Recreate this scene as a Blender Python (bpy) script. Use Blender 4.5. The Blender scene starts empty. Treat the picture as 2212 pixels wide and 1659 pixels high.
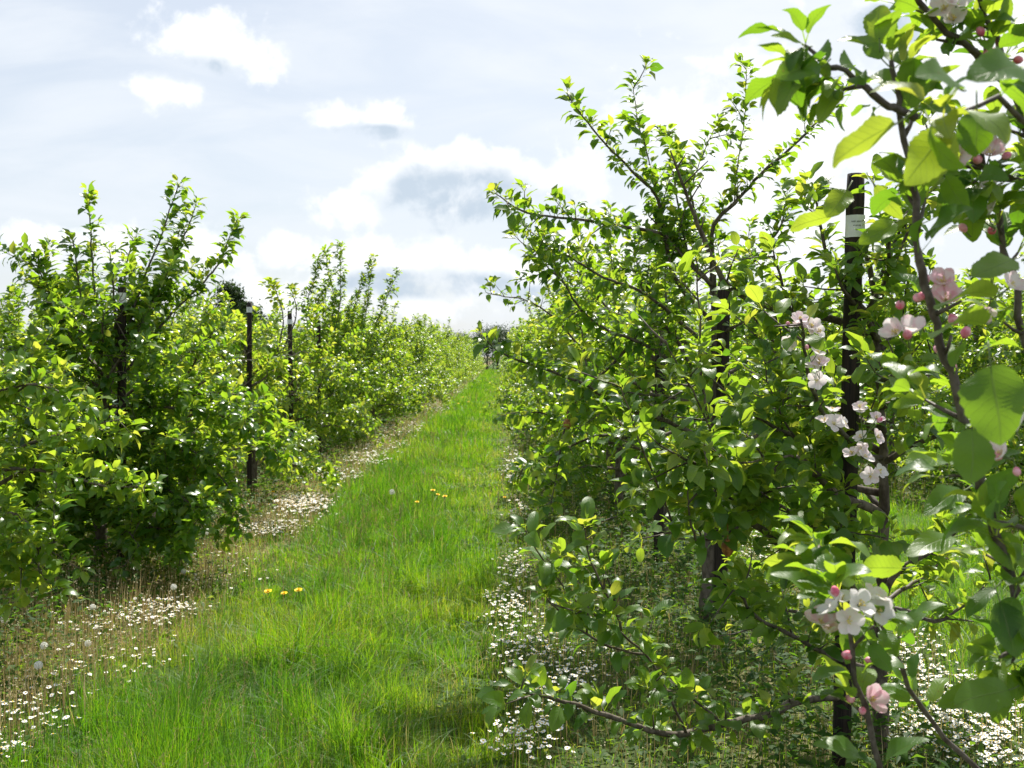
import bpy, math, random
import numpy as np
from mathutils import Vector, Matrix

R = math.radians
sc = bpy.context.scene
COL = sc.collection

# ------------------------------------------------------------------ camera
FPX, CW, CH = 2372.0, 2212.0, 1659.0           # focal length and frame in photograph pixels
CAM = np.array([0.0, 0.0, 1.5])
YAW, PITCH = -math.atan(26 / FPX), -math.atan(59.5 / FPX)
cd = bpy.data.cameras.new("camera")
cam = bpy.data.objects.new("camera", cd)
COL.objects.link(cam)
cam.location = CAM
cam.rotation_euler = (math.pi / 2 + PITCH, 0, YAW)
cd.sensor_width = 23.5
cd.lens = 23.5 * FPX / CW
cd.clip_start = 0.05
cd.clip_end = 5000
cd.dof.use_dof = True
cd.dof.focus_distance = 3.4
cd.dof.aperture_fstop = 7.0
sc.camera = cam
_cm = np.array(cam.rotation_euler.to_matrix())


def P(px, py, d):
    """world point seen at photograph pixel (px, py), d metres in front of the lens"""
    v = np.array([(px - CW / 2) / FPX, (CH / 2 - py) / FPX, -1.0]) * d
    return CAM + _cm @ v


def G(px, py):
    """ground point seen at photograph pixel"""
    a = P(px, py, 1.0) - CAM
    return CAM + a * (-CAM[2] / a[2])


# ------------------------------------------------------------------ sun, sky, exposure
SUN_AZ, SUN_EL = R(18), R(55)                   # clockwise from the rows' direction (+Y)
sd = bpy.data.lights.new("sun", 'SUN')
sd.energy = 5.0
sd.angle = R(0.5)
sd.color = (1.0, 0.95, 0.86)
so = bpy.data.objects.new("sun", sd)
COL.objects.link(so)
_sv = Vector((math.sin(SUN_AZ) * math.cos(SUN_EL), math.cos(SUN_AZ) * math.cos(SUN_EL), math.sin(SUN_EL)))
so.rotation_euler = _sv.to_track_quat('Z', 'Y').to_euler()
so.location = (10, 30, 40)
sc.view_settings.view_transform = 'Standard'
sc.view_settings.look = 'None'
sc.view_settings.exposure = 0.78
sc.view_settings.gamma = 1.0
sc.cycles.max_bounces = 10
sc.cycles.transmission_bounces = 8
sc.cycles.diffuse_bounces = 5
sc.cycles.glossy_bounces = 2
sc.cycles.use_denoising = True
sc.cycles.sample_clamp_indirect = 6.0


class NT:
    """small helper to write node trees"""
    def __init__(s, tree):
        s.t = tree

    def n(s, typ, ins=None, **props):
        nd = s.t.nodes.new(typ)
        for k, v in props.items():
            setattr(nd, k, v)
        for k, v in (ins or {}).items():
            sock = nd.inputs[k]
            if isinstance(v, bpy.types.NodeSocket):
                s.t.links.new(v, sock)
            else:
                sock.default_value = v
        return nd

    def m(s, op, a, b=0.0, c=0.0, clamp=False):
        return s.n('ShaderNodeMath', {0: a, 1: b, 2: c}, operation=op, use_clamp=clamp).outputs[0]

    def mix(s, f, a, b):
        nd = s.n('ShaderNodeMix', data_type='RGBA')
        for i, v in ((0, f), (6, a), (7, b)):
            if isinstance(v, bpy.types.NodeSocket):
                s.t.links.new(v, nd.inputs[i])
            else:
                nd.inputs[i].default_value = v if i == 0 else (*v, 1.0)[:4]
        return nd.outputs[2]

    def ramp(s, f, stops, interp='LINEAR'):
        nd = s.n('ShaderNodeValToRGB', {0: f})
        cr = nd.color_ramp
        cr.interpolation = interp
        while len(cr.elements) < len(stops):
            cr.elements.new(0.5)
        for e, (p, c) in zip(cr.elements, stops):
            e.position = p
            e.color = (*c, 1.0)[:4] if not isinstance(c, (int, float)) else (c, c, c, 1)
        return nd.outputs[0]

    def sstep(s, v, a, b):
        nd = s.n('ShaderNodeMapRange', {0: v, 1: a, 2: b, 3: 0.0, 4: 1.0}, interpolation_type='SMOOTHSTEP', clamp=True)
        return nd.outputs[0]


w = bpy.data.worlds.new("World")
sc.world = w
w.use_nodes = True
w.node_tree.nodes.clear()
N = NT(w.node_tree)
sky = N.n('ShaderNodeTexSky', sky_type='NISHITA', sun_disc=False, sun_elevation=SUN_EL, sun_rotation=SUN_AZ,
          altitude=50, air_density=1.0, dust_density=1.5, ozone_density=1.0)
tc = N.n('ShaderNodeTexCoord')
dirn = tc.outputs['Generated']
sep = N.n('ShaderNodeSeparateXYZ', {0: dirn})
yy = N.m('MAXIMUM', sep.outputs[1], 0.05)
uu = N.m('DIVIDE', sep.outputs[0], yy)
vv = N.m('DIVIDE', sep.outputs[2], yy)
uv = N.n('ShaderNodeCombineXYZ', {0: uu, 1: vv, 2: 0.0}).outputs[0]
nz = N.n('ShaderNodeTexNoise', {'Vector': uv, 'Scale': 21.0, 'Detail': 10.0, 'Roughness': 0.58, 'Distortion': 0.15}).outputs[0]
uvo = N.n('ShaderNodeVectorMath', {0: uv, 1: (0.006, 0.016, 0)}, operation='ADD').outputs[0]
nz2 = N.n('ShaderNodeTexNoise', {'Vector': uvo, 'Scale': 21.0, 'Detail': 5.0, 'Roughness': 0.5, 'Distortion': 0.15}).outputs[0]


def blobs(lst):
    """union of soft ellipses in sky direction (tangent of azimuth, tangent of elevation)"""
    acc = None
    for (px, py, rx, ry) in lst:
        cu, cv, ru, rv = (px - 1080) / FPX, (770 - py) / FPX, rx / FPX, ry / FPX
        q = N.n('ShaderNodeVectorMath', {0: uv, 1: (1 / ru, 1 / rv, 1), 2: (-cu / ru, -cv / rv, 0)}, operation='MULTIPLY_ADD').outputs[0]
        ln = N.n('ShaderNodeVectorMath', {0: q}, operation='LENGTH').outputs['Value']
        b = N.m('SUBTRACT', 1.0, ln)
        acc = b if acc is None else N.m('SMOOTH_MAX', acc, b, 0.25)
    return acc


# cumulus where the photograph has them
white_b = blobs([(395, 100, 105, 62), (490, 110, 110, 68), (580, 140, 90, 48), (370, 195, 90, 45),
                 (730, 260, 85, 38), (830, 262, 80, 50),
                 (760, 450, 120, 50), (850, 400, 110, 60), (980, 370, 150, 72), (1120, 390, 150, 75), (1250, 380, 130, 60),
                 (1020, 440, 130, 45), (60, 530, 110, 55), (250, 530, 110, 55), (430, 530, 100, 60), (640, 550, 130, 50), (860, 560, 220, 60),
                 (1100, 600, 320, 70), (700, 640, 380, 55), (1700, 330, 380, 210), (2100, 120, 320, 200), (1500, 560, 400, 130)])
grey_b = blobs([(430, 160, 130, 34), (800, 290, 120, 24), (1010, 430, 235, 80), (900, 450, 110, 42), (1060, 490, 190, 30),
                (1900, 60, 190, 50), (930, 615, 260, 40), (1200, 640, 160, 40)])
fld = N.m('MULTIPLY_ADD', N.m('SUBTRACT', nz, 0.5), 3.4, white_b)
cum = N.sstep(fld, -0.12, 0.66)
nz3 = N.n('ShaderNodeTexNoise', {'Vector': uv, 'Scale': 16.0, 'Detail': 8.0, 'Roughness': 0.55, 'Distortion': 0.4}).outputs[0]
gr = N.m('MULTIPLY', N.sstep(N.m('MULTIPLY_ADD', N.m('SUBTRACT', nz, 0.5), 1.6, grey_b), -0.15, 0.6), N.sstep(nz3, 0.26, 0.56))
base_b = blobs([(1075, 494, 190, 17), (430, 168, 90, 14), (800, 288, 70, 12)])
gr = N.m('MAXIMUM', gr, N.m('MULTIPLY', N.sstep(N.m('MULTIPLY_ADD', N.m('SUBTRACT', nz3, 0.5), 1.5, base_b), -0.2, 0.9), 0.85))
rel = N.sstep(N.m('SUBTRACT', nz2, nz), -0.08, 0.14)
gr = N.m('ADD', gr, N.m('MULTIPLY', rel, 0.25), clamp=True)
# thin high veil, streaked
st = N.n('ShaderNodeMapping', {'Vector': uv, 'Rotation': (0, 0, R(-12)), 'Scale': (1.6, 6.5, 1)}).outputs[0]
veil_n = N.n('ShaderNodeTexNoise', {'Vector': st, 'Scale': 2.6, 'Detail': 6.0, 'Roughness': 0.55, 'Distortion': 0.5}).outputs[0]
veil = N.m('MULTIPLY_ADD', N.sstep(veil_n, 0.3, 0.72), 0.34, 0.58)
veil = N.m('ADD', veil, N.m('MULTIPLY', N.sstep(uu, -0.25, 0.35), 0.2), clamp=True)
zen = N.m('SUBTRACT', 1.0, N.m('MULTIPLY', N.sstep(sep.outputs[2], 0.35, 0.75), 0.35))   # clearer overhead
veil = N.m('MULTIPLY', veil, zen)
cum = N.m('MULTIPLY', cum, N.m('MULTIPLY', zen, N.sstep(sep.outputs[1], -0.1, 0.15)))
STR = 0.070
base = N.mix(veil, sky.outputs[0], (7.6, 8.05, 8.6))
lit = N.mix(gr, (10.2, 10.25, 10.3), (5.0, 5.9, 6.9))
base = N.mix(N.m('MULTIPLY', cum, 0.9), base, lit)
bg = N.n('ShaderNodeBackground', {0: base, 1: STR})
wo = N.n('ShaderNodeOutputWorld', {0: bg.outputs[0]})


# ------------------------------------------------------------------ materials
def mat(name):
    m = bpy.data.materials.new(name)
    m.use_nodes = True
    m.node_tree.nodes.clear()
    return m, NT(m.node_tree)


def out(N, sh):
    N.n('ShaderNodeOutputMaterial', {0: sh})


def leafy(name, stops, trans, rough=0.4, mixf=0.45, veins=False, back=None, spec=0.42):
    """two-sided leaf: glossy front, matt paler back, light passing through"""
    m, N = mat(name)
    tint = N.n('ShaderNodeAttribute', attribute_name='tint').outputs['Fac']
    uvn = N.n('ShaderNodeAttribute', attribute_name='leafuv').outputs['Vector']
    col = N.ramp(tint, stops)
    tcol = N.ramp(tint, trans)
    ins = {}
    if veins:
        s = N.n('ShaderNodeSeparateXYZ', {0: uvn})
        au = N.m('ABSOLUTE', N.m('SUBTRACT', s.outputs[0], 0.5))
        ph = N.m('SUBTRACT', s.outputs[1], N.m('MULTIPLY', au, 0.55))
        fr = N.m('ABSOLUTE', N.m('SUBTRACT', N.m('FRACT', N.m('MULTIPLY', ph, 9.0)), 0.5))
        vein = N.m('SUBTRACT', 1.0, N.sstep(fr, 0.0, 0.10))
        mid = N.m('SUBTRACT', 1.0, N.sstep(au, 0.0, 0.035))
        vm = N.m('MAXIMUM', N.m('MULTIPLY', vein, 0.45), mid)
        geo = N.n('ShaderNodeNewGeometry')
        nz = N.n('ShaderNodeTexNoise', {'Vector': geo.outputs['Position'], 'Scale': 90.0, 'Detail': 3.0}).outputs[0]
        col = N.mix(N.m('MULTIPLY', vm, 0.7), col, (0.16, 0.22, 0.06))
        col = N.mix(N.m('MULTIPLY', N.sstep(nz, 0.45, 0.75), 0.35), col, (0.04, 0.09, 0.012))
        tcol = N.mix(N.m('MULTIPLY', vm, 0.65), tcol, (0.13, 0.22, 0.02))
        sp = N.n('ShaderNodeTexNoise', {'Vector': geo.outputs['Position'], 'Scale': 160.0, 'Detail': 4.0, 'Roughness': 0.7}).outputs[0]
        sp2 = N.n('ShaderNodeTexNoise', {'Vector': geo.outputs['Position'], 'Scale': 17.0, 'Detail': 1.0}).outputs[0]
        spot = N.m('MULTIPLY', N.sstep(sp, 0.62, 0.70), N.sstep(sp2, 0.56, 0.66))
        col = N.mix(spot, col, (0.16, 0.075, 0.025))
        tcol = N.mix(spot, tcol, (0.40, 0.14, 0.03))
        hgt = N.m('ADD', N.m('MULTIPLY', vm, -1.0), N.m('MULTIPLY', nz, 0.7))
        ins['Normal'] = N.n('ShaderNodeBump', {'Strength': 0.35, 'Distance': 0.0012, 'Height': hgt}).outputs[0]
    geo = N.n('ShaderNodeNewGeometry')
    bf = geo.outputs['Backfacing']
    if back:
        col = N.mix(N.m('MULTIPLY', bf, 0.75), col, back)
    rg = N.m('MULTIPLY_ADD', bf, 0.35, rough)
    p = N.n('ShaderNodeBsdfPrincipled', {'Base Color': col, 'Roughness': rg, 'Specular IOR Level': spec, **ins})
    t = N.n('ShaderNodeBsdfTranslucent', {'Color': tcol, **ins})
    out(N, N.n('ShaderNodeMixShader', {0: mixf, 1: p.outputs[0], 2: t.outputs[0]}).outputs[0])
    return m


APPLE = [(0.0, (0.026, 0.078, 0.014)), (0.5, (0.052, 0.122, 0.018)), (0.85, (0.085, 0.165, 0.022)), (1.0, (0.13, 0.20, 0.035))]
APPLE_T = [(0.0, (0.17, 0.38, 0.015)), (0.5, (0.38, 0.60, 0.025)), (0.85, (0.56, 0.70, 0.045)), (1.0, (0.64, 0.68, 0.06))]
M_LEAF_NEAR = leafy("apple_leaf_close", APPLE, APPLE_T, 0.38, 0.48, True, (0.12, 0.17, 0.085))
M_LEAF = leafy("apple_leaf", APPLE, APPLE_T, 0.30, 0.49, False, (0.10, 0.16, 0.06))
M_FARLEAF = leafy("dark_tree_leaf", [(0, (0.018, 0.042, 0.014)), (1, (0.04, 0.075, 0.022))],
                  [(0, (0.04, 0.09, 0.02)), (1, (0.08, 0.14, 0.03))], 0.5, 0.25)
M_GRASS = leafy("grass_blade", [(0.0, (0.03, 0.09, 0.006)), (0.55, (0.078, 0.17, 0.006)), (0.9, (0.18, 0.23, 0.015)), (1.0, (0.30, 0.26, 0.10))],
                [(0.0, (0.12, 0.34, 0.010)), (0.55, (0.34, 0.59, 0.012)), (0.9, (0.62, 0.66, 0.03)), (1.0, (0.50, 0.42, 0.14))], 0.36, 0.5, spec=0.32)
M_GLINT = leafy("arching_grass_blade", [(0.0, (0.05, 0.13, 0.02)), (1.0, (0.14, 0.22, 0.04))], [(0.0, (0.2, 0.4, 0.02)), (1.0, (0.4, 0.56, 0.04))], 0.24, 0.4, spec=0.6)
M_WEED = leafy("weed_leaf", [(0.0, (0.018, 0.055, 0.010)), (0.6, (0.05, 0.11, 0.016)), (1.0, (0.12, 0.15, 0.035))],
               [(0.0, (0.12, 0.28, 0.02)), (0.6, (0.26, 0.44, 0.025)), (1.0, (0.42, 0.46, 0.07))], 0.6, 0.42, spec=0.2)
M_DRY = leafy("dry_stalk", [(0.0, (0.30, 0.20, 0.08)), (0.6, (0.52, 0.40, 0.19)), (1.0, (0.66, 0.60, 0.40))],
              [(0.0, (0.30, 0.20, 0.08)), (1.0, (0.50, 0.40, 0.18))], 0.6, 0.3)


def petal_mat():
    m, N = mat("blossom_petal")
    uvn = N.n('ShaderNodeAttribute', attribute_name='leafuv').outputs['Vector']
    tint = N.n('ShaderNodeAttribute', attribute_name='tint').outputs['Fac']
    s = N.n('ShaderNodeSeparateXYZ', {0: uvn})
    geo = N.n('ShaderNodeNewGeometry')
    nz = N.n('ShaderNodeTexNoise', {'Vector': geo.outputs['Position'], 'Scale': 110.0, 'Detail': 2.0}).outputs[0]
    f = N.m('MULTIPLY', N.m('ADD', N.sstep(nz, 0.4, 0.75), N.m('MULTIPLY', geo.outputs['Backfacing'], 0.55)), tint, clamp=True)
    col = N.mix(f, (0.86, 0.84, 0.85), (0.84, 0.52, 0.61))
    p = N.n('ShaderNodeBsdfPrincipled', {'Base Color': col, 'Roughness': 0.55, 'Specular IOR Level': 0.25})
    t = N.n('ShaderNodeBsdfTranslucent', {'Color': col})
    out(N, N.n('ShaderNodeMixShader', {0: 0.4, 1: p.outputs[0], 2: t.outputs[0]}).outputs[0])
    return m


def plain(name, c1, c2, scale=20.0, rough=0.7, stretch=(1, 1, 1), bump=0.0, spec=0.3, bdist=0.004, lo=0.35, hi=0.65):
    m, N = mat(name)
    tcn = N.n('ShaderNodeTexCoord')
    mp = N.n('ShaderNodeMapping', {'Vector': tcn.outputs['Object'], 'Scale': stretch}).outputs[0]
    nz = N.n('ShaderNodeTexNoise', {'Vector': mp, 'Scale': scale, 'Detail': 7.0, 'Roughness': 0.6}).outputs[0]
    col = N.mix(N.sstep(nz, lo, hi), c1, c2)
    ins = {'Base Color': col, 'Roughness': rough, 'Specular IOR Level': spec}
    if bump:
        ins['Normal'] = N.n('ShaderNodeBump', {'Strength': bump, 'Distance': bdist, 'Height': nz}).outputs[0]
    out(N, N.n('ShaderNodeBsdfPrincipled', ins).outputs[0])
    return m


M_PETAL = petal_mat()
M_BARK = plain("apple_bark", (0.055, 0.042, 0.032), (0.15, 0.125, 0.10), 38, 0.75, (1, 1, 0.45), 0.6)
M_TWIG = plain("young_bark", (0.06, 0.045, 0.038), (0.13, 0.11, 0.10), 60, 0.6, (1, 1, 1), 0.3)
M_POST = plain("tarred_wood", (0.010, 0.008, 0.007), (0.038, 0.026, 0.021), 22, 0.8, (5, 5, 0.22), 0.9)
M_TAG = plain("white_tag_plastic", (0.62, 0.64, 0.66), (0.78, 0.79, 0.80), 14, 0.45)
M_INK = plain("tag_ink", (0.05, 0.05, 0.055), (0.10, 0.10, 0.11), 30, 0.6)
M_TIE = plain("tree_tie_rubber", (0.30, 0.42, 0.36), (0.45, 0.58, 0.50), 30, 0.5)
M_BUD = plain("pink_bud", (0.62, 0.10, 0.19), (0.80, 0.42, 0.52), 70, 0.5)
M_STAMEN = plain("stamen_yellow", (0.70, 0.55, 0.12), (0.80, 0.72, 0.35), 60, 0.6)
M_DAISYW = plain("daisy_petal_white", (0.80, 0.80, 0.80), (0.88, 0.88, 0.88), 60, 0.6)
M_DAISYY = plain("daisy_centre_yellow", (0.75, 0.48, 0.03), (0.85, 0.62, 0.08), 90, 0.7)
M_STEM = plain("flower_stem_green", (0.07, 0.12, 0.03), (0.14, 0.18, 0.06), 40, 0.6)
M_DANDY = plain("dandelion_yellow", (0.86, 0.56, 0.01), (0.92, 0.70, 0.02), 80, 0.6)
M_FLUFF = plain("seed_fluff", (0.78, 0.77, 0.74), (0.86, 0.86, 0.84), 80, 0.9)
M_ROT = plain("shrivelled_apple_skin", (0.16, 0.06, 0.02), (0.42, 0.20, 0.06), 60, 0.6, bump=0.8)

# ground: worn grass lanes between strips of soil and dry litter
LANES = [(-9.5, -7.6), (-5.6, -3.62), (-1.75, 0.03), (2.15, 4.05), (6.1, 8.0), (10.0, 11.9), (-13.4, -11.4)]
M_GROUND, N = mat("orchard_ground")
g = N.n('ShaderNodeNewGeometry').outputs['Position']
n1 = N.n('ShaderNodeTexNoise', {'Vector': g, 'Scale': 1.4, 'Detail': 6.0}).outputs[0]
n2 = N.n('ShaderNodeTexNoise', {'Vector': g, 'Scale': 26.0, 'Detail': 8.0, 'Roughness': 0.65}).outputs[0]
xs = N.n('ShaderNodeSeparateXYZ', {0: g}).outputs[0]
xs = N.m('ADD', xs, N.m('MULTIPLY', N.m('SUBTRACT', n1, 0.5), 0.5))
lane = None
for a, b in LANES:
    q = N.m('MULTIPLY', N.sstep(xs, a - 0.1, a + 0.1), N.m('SUBTRACT', 1.0, N.sstep(xs, b - 0.1, b + 0.1)))
    lane = q if lane is None else N.m('MAXIMUM', lane, q)
gc = N.mix(n2, (0.035, 0.07, 0.012), (0.075, 0.13, 0.02))
dc = N.mix(N.sstep(n2, 0.35, 0.68), (0.12, 0.095, 0.05), (0.38, 0.31, 0.17))
side = N.m('MULTIPLY', N.sstep(xs, -0.3, 0.2), 0.5)
dc = N.mix(N.m('ADD', N.m('MULTIPLY', N.sstep(n1, 0.42, 0.58), 0.4), side, clamp=True), dc, (0.045, 0.075, 0.02))
gcol = N.mix(lane, dc, gc)
bmp = N.n('ShaderNodeBump', {'Strength': 0.8, 'Distance': 0.03, 'Height': n2}).outputs[0]
out(N, N.n('ShaderNodeBsdfPrincipled', {'Base Color': gcol, 'Roughness': 0.9, 'Specular IOR Level': 0.15, 'Normal': bmp}).outputs[0])


# ------------------------------------------------------------------ mesh helpers
def link(o, parent=None):
    COL.objects.link(o)
    if parent is not None:
        o.parent = parent
    return o


def tag(o, label=None, cat=None, group=None, kind=None):
    if label: o['label'] = label
    if cat: o['category'] = cat
    if group: o['group'] = group
    if kind: o['kind'] = kind
    return o


def empty(name, loc, rz=0.0):
    o = bpy.data.objects.new(name, None)
    o.location = loc
    o.rotation_euler.z = rz
    o.empty_display_size = 0.1
    return link(o)


class MB:
    """collects quads and triangles as arrays, links them as one mesh object"""
    def __init__(s):
        s.V, s.T, s.U, s.F, s.n = [], [], [], {3: [], 4: []}, 0
        s.FM = {3: [], 4: []}

    def add(s, V, quads=None, tris=None, tint=0.5, uv=None, mi=0):
        V = np.asarray(V, float).reshape(-1, 3)
        k = len(V)
        s.V.append(V)
        s.T.append(np.broadcast_to(np.asarray(tint, float), (k,)).copy())
        s.U.append(np.zeros((k, 2)) if uv is None else np.asarray(uv, float).reshape(-1, 2))
        for nn, f in ((4, quads), (3, tris)):
            if f is not None and len(f):
                f = np.asarray(f, np.int64).reshape(-1, nn) + s.n
                s.F[nn].append(f)
                s.FM[nn].append(np.full(len(f), mi))
        s.n += k

    def mesh(s, name, mats, smooth=True, off=None):
        me = bpy.data.meshes.new(name)
        if s.n == 0:
            return me
        V = np.concatenate(s.V)
        if off is not None:
            V = V - np.asarray(off)
        lo, st, mi, c = [], [], [], 0
        for nn in (4, 3):
            if s.F[nn]:
                f = np.concatenate(s.F[nn])
                lo.append(f.ravel())
                st.append(c + np.arange(len(f)) * nn)
                mi.append(np.concatenate(s.FM[nn]))
                c += f.size
        lo, st, mi = np.concatenate(lo), np.concatenate(st), np.concatenate(mi)
        me.vertices.add(len(V))
        me.vertices.foreach_set("co", V.astype(np.float32).ravel())
        me.loops.add(len(lo))
        me.loops.foreach_set("vertex_index", lo.astype(np.int32))
        me.polygons.add(len(st))
        me.polygons.foreach_set("loop_start", st.astype(np.int32))
        for m in (mats if isinstance(mats, (list, tuple)) else [mats]):
            me.materials.append(m)
        me.polygons.foreach_set("material_index", mi.astype(np.int32))
        me.polygons.foreach_set("use_smooth", np.full(len(st), smooth))
        a = me.attributes.new("tint", 'FLOAT', 'POINT')
        a.data.foreach_set("value", np.concatenate(s.T).astype(np.float32))
        U = np.concatenate(s.U)
        if U.any():
            b = me.attributes.new("leafuv", 'FLOAT_VECTOR', 'POINT')
            b.data.foreach_set("vector", np.c_[U, np.zeros(len(U))].astype(np.float32).ravel())
        me.update(calc_edges=True)
        return me

    def build(s, name, mats, parent=None, smooth=True, off=None):
        return link(bpy.data.objects.new(name, s.mesh(name, mats, smooth, off)), parent)


UP = np.array([0, 0, 1.0])


def nrm(a):
    return a / (np.linalg.norm(a, axis=-1, keepdims=True) + 1e-9)


def resample(pts, step):
    """smooth curve through points (Catmull-Rom), about one point per step"""
    p = np.asarray(pts, float)
    if len(p) < 3:
        L = np.linalg.norm(p[1] - p[0])
        t = np.linspace(0, 1, max(2, int(L / step) + 1))[:, None]
        return p[0] * (1 - t) + p[1] * t
    q = np.vstack([2 * p[0] - p[1], p, 2 * p[-1] - p[-2]])
    o = []
    for i in range(1, len(q) - 2):
        L = np.linalg.norm(q[i + 1] - q[i])
        t = np.linspace(0, 1, max(2, int(L / step) + 1), endpoint=False)[:, None]
        a, b, c, d = q[i - 1], q[i], q[i + 1], q[i + 2]
        o.append(0.5 * (2 * b + (c - a) * t + (2 * a - 5 * b + 4 * c - d) * t ** 2 + (3 * b - a - 3 * c + d) * t ** 3))
    o.append(p[-1:])
    return np.vstack(o)


def tube(mb, path, r, sides=6, cap=True, tint=0.5):
    path = np.asarray(path, float)
    n = len(path)
    r = np.broadcast_to(np.asarray(r, float), (n,))
    tan = nrm(np.gradient(path, axis=0))
    ref = np.array([1.0, 0, 0]) if abs(tan[0][2]) > 0.7 else UP
    e1 = nrm(np.cross(tan, ref))
    e2 = np.cross(tan, e1)
    a = np.arange(sides) / sides * 2 * math.pi
    V = path[:, None] + r[:, None, None] * (np.cos(a)[None, :, None] * e1[:, None] + np.sin(a)[None, :, None] * e2[:, None])
    V = V.reshape(-1, 3)
    i = np.arange(n - 1)[:, None] * sides
    j = np.arange(sides)[None]
    k = (j + 1) % sides
    q = np.stack([i + j, i + k, i + sides + k, i + sides + j], -1).reshape(-1, 4)
    tr = None
    if cap:
        V = np.vstack([V, path[-1:], path[:1]])
        t0 = (n - 1) * sides
        jj = np.arange(sides)
        tr = np.vstack([np.stack([t0 + jj, t0 + (jj + 1) % sides, np.full(sides, n * sides)], -1),
                        np.stack([(jj + 1) % sides, jj, np.full(sides, n * sides + 1)], -1)])
    mb.add(V, q, tr, tint)


# ------------------------------------------------------------------ leaves
def station_profile(lod):
    if lod == 'xhi':
        t = np.linspace(0, 1, 19)
    elif lod == 'hi':
        t = np.array([0, .1, .26, .44, .62, .8, .93, 1])
    elif lod == 'mid':
        t = np.array([0, .25, .62, 1])
    else:
        t = np.array([0, .45, 1])
    wd = (t ** 0.62) * (1 - t) ** 0.72
    wd = wd / ((0.46 ** 0.62) * (0.54 ** 0.72))
    if lod == 'xhi':
        wd[2:-1:2] *= 0.93
    return t, wd


class Leaves:
    def __init__(s):
        s.d = []

    def add(s, pos, d, n, L, W, tint, curl, fold, pet):
        s.d.append([np.asarray(a, float) for a in (pos, d, n, L, W, tint, curl, fold, pet)])

    def count(s):
        return sum(len(x[0]) for x in s.d)

    def into(s, mb, lod, rng, gaps=()):
        if not s.d:
            return
        arr = [np.concatenate([x[i] for x in s.d]) for i in range(9)]
        keep = np.ones(len(arr[0]), bool)
        for (ga, gb, gr_, pr) in gaps:              # thin places in the foliage
            ga, gb = np.asarray(ga, float), np.asarray(gb, float)
            ab = gb - ga
            tt_ = np.clip((arr[0] - ga) @ ab / (ab @ ab), 0, 1)
            dist = np.linalg.norm(arr[0] - ga - tt_[:, None] * ab, axis=1)
            keep &= ~((dist < gr_) & (rng.uniform(0, 1, len(keep)) < pr))
        pos, d, n, L, W, tint, curl, fold, pet = [q_[keep] for q_ in arr]
        if not len(pos):
            return
        N_ = len(pos)
        d = nrm(d)
        side = nrm(np.cross(d, n))
        n = np.cross(side, d)
        t, wd = station_profile(lod)
        K = len(t)
        # rows: base single, interior triples, tip single
        tt = [t[0]]; ss = [0.0]; ww = [0.0]
        for i in range(1, K - 1):
            tt += [t[i]] * 3; ss += [-1, 0, 1]; ww += [wd[i]] * 3
        tt.append(t[-1]); ss.append(0.0); ww.append(0.0)
        tt, ss, ww = map(np.array, (tt, ss, ww))
        c = curl[:, None]
        along = tt - (c ** 2) * tt ** 3 / 6
        zc = -c * tt ** 2 / 2 + (c ** 3) * tt ** 4 / 24
        hw = ww[None] * W[:, None] * 0.5
        x = ss[None] * hw * np.cos(fold)[:, None]
        z = zc * L[:, None] + np.abs(ss)[None] * hw * np.sin(fold)[:, None]
        if lod in ('hi', 'xhi'):
            ph = rng.uniform(0, 6.28, N_)[:, None]
            z = z + np.abs(ss)[None] * hw * 0.20 * np.sin(tt[None] * 9 + ph + ss[None] * 1.3)
            x = x + np.sin(tt[None] * 3.1 + ph) * 0.05 * L[:, None] * tt[None]
        y = along * L[:, None]
        base = pos + d * pet[:, None]
        V = base[:, None] + x[..., None] * side[:, None] + y[..., None] * d[:, None] + z[..., None] * n[:, None]
        k = V.shape[1]
        tris, quads = [[0, 2, 1], [0, 3, 2]], []
        for i in range(K - 3):
            a = 1 + 3 * i
            quads += [[a, a + 1, a + 4, a + 3], [a + 1, a + 2, a + 5, a + 4]]
        a = 1 + 3 * (K - 3)
        tris += [[a, a + 1, k - 1], [a + 1, a + 2, k - 1]]
        off = np.arange(N_)[:, None, None] * k
        T = np.repeat(tint, k)
        U = np.tile(np.stack([ss * 0.5 + 0.5, tt], -1), (N_, 1))
        mb.add(V.reshape(-1, 3), (np.array(quads)[None] + off).reshape(-1, 4) if quads else None,
               (np.array(tris)[None] + off).reshape(-1, 3), T, U)
        if lod in ('hi', 'xhi', 'mid'):
            pw = (0.0011 if lod != 'mid' else 0.0016)
            s2 = side * pw
            Q = np.stack([pos - s2, pos + s2, base + s2 * .8, base - s2 * .8], 1)
            mb.add(Q.reshape(-1, 3), np.arange(N_ * 4).reshape(-1, 4), None, np.repeat(np.clip(tint + .25, 0, 1), 4),
                   np.full((N_ * 4, 2), 0.3))


def perp(tan, rng):
    ref = np.where(np.abs(tan[:, 2:3]) > 0.8, np.array([[1.0, 0, 0]]), UP[None])
    e1 = nrm(np.cross(tan, ref))
    return e1, np.cross(tan, e1)


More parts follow.
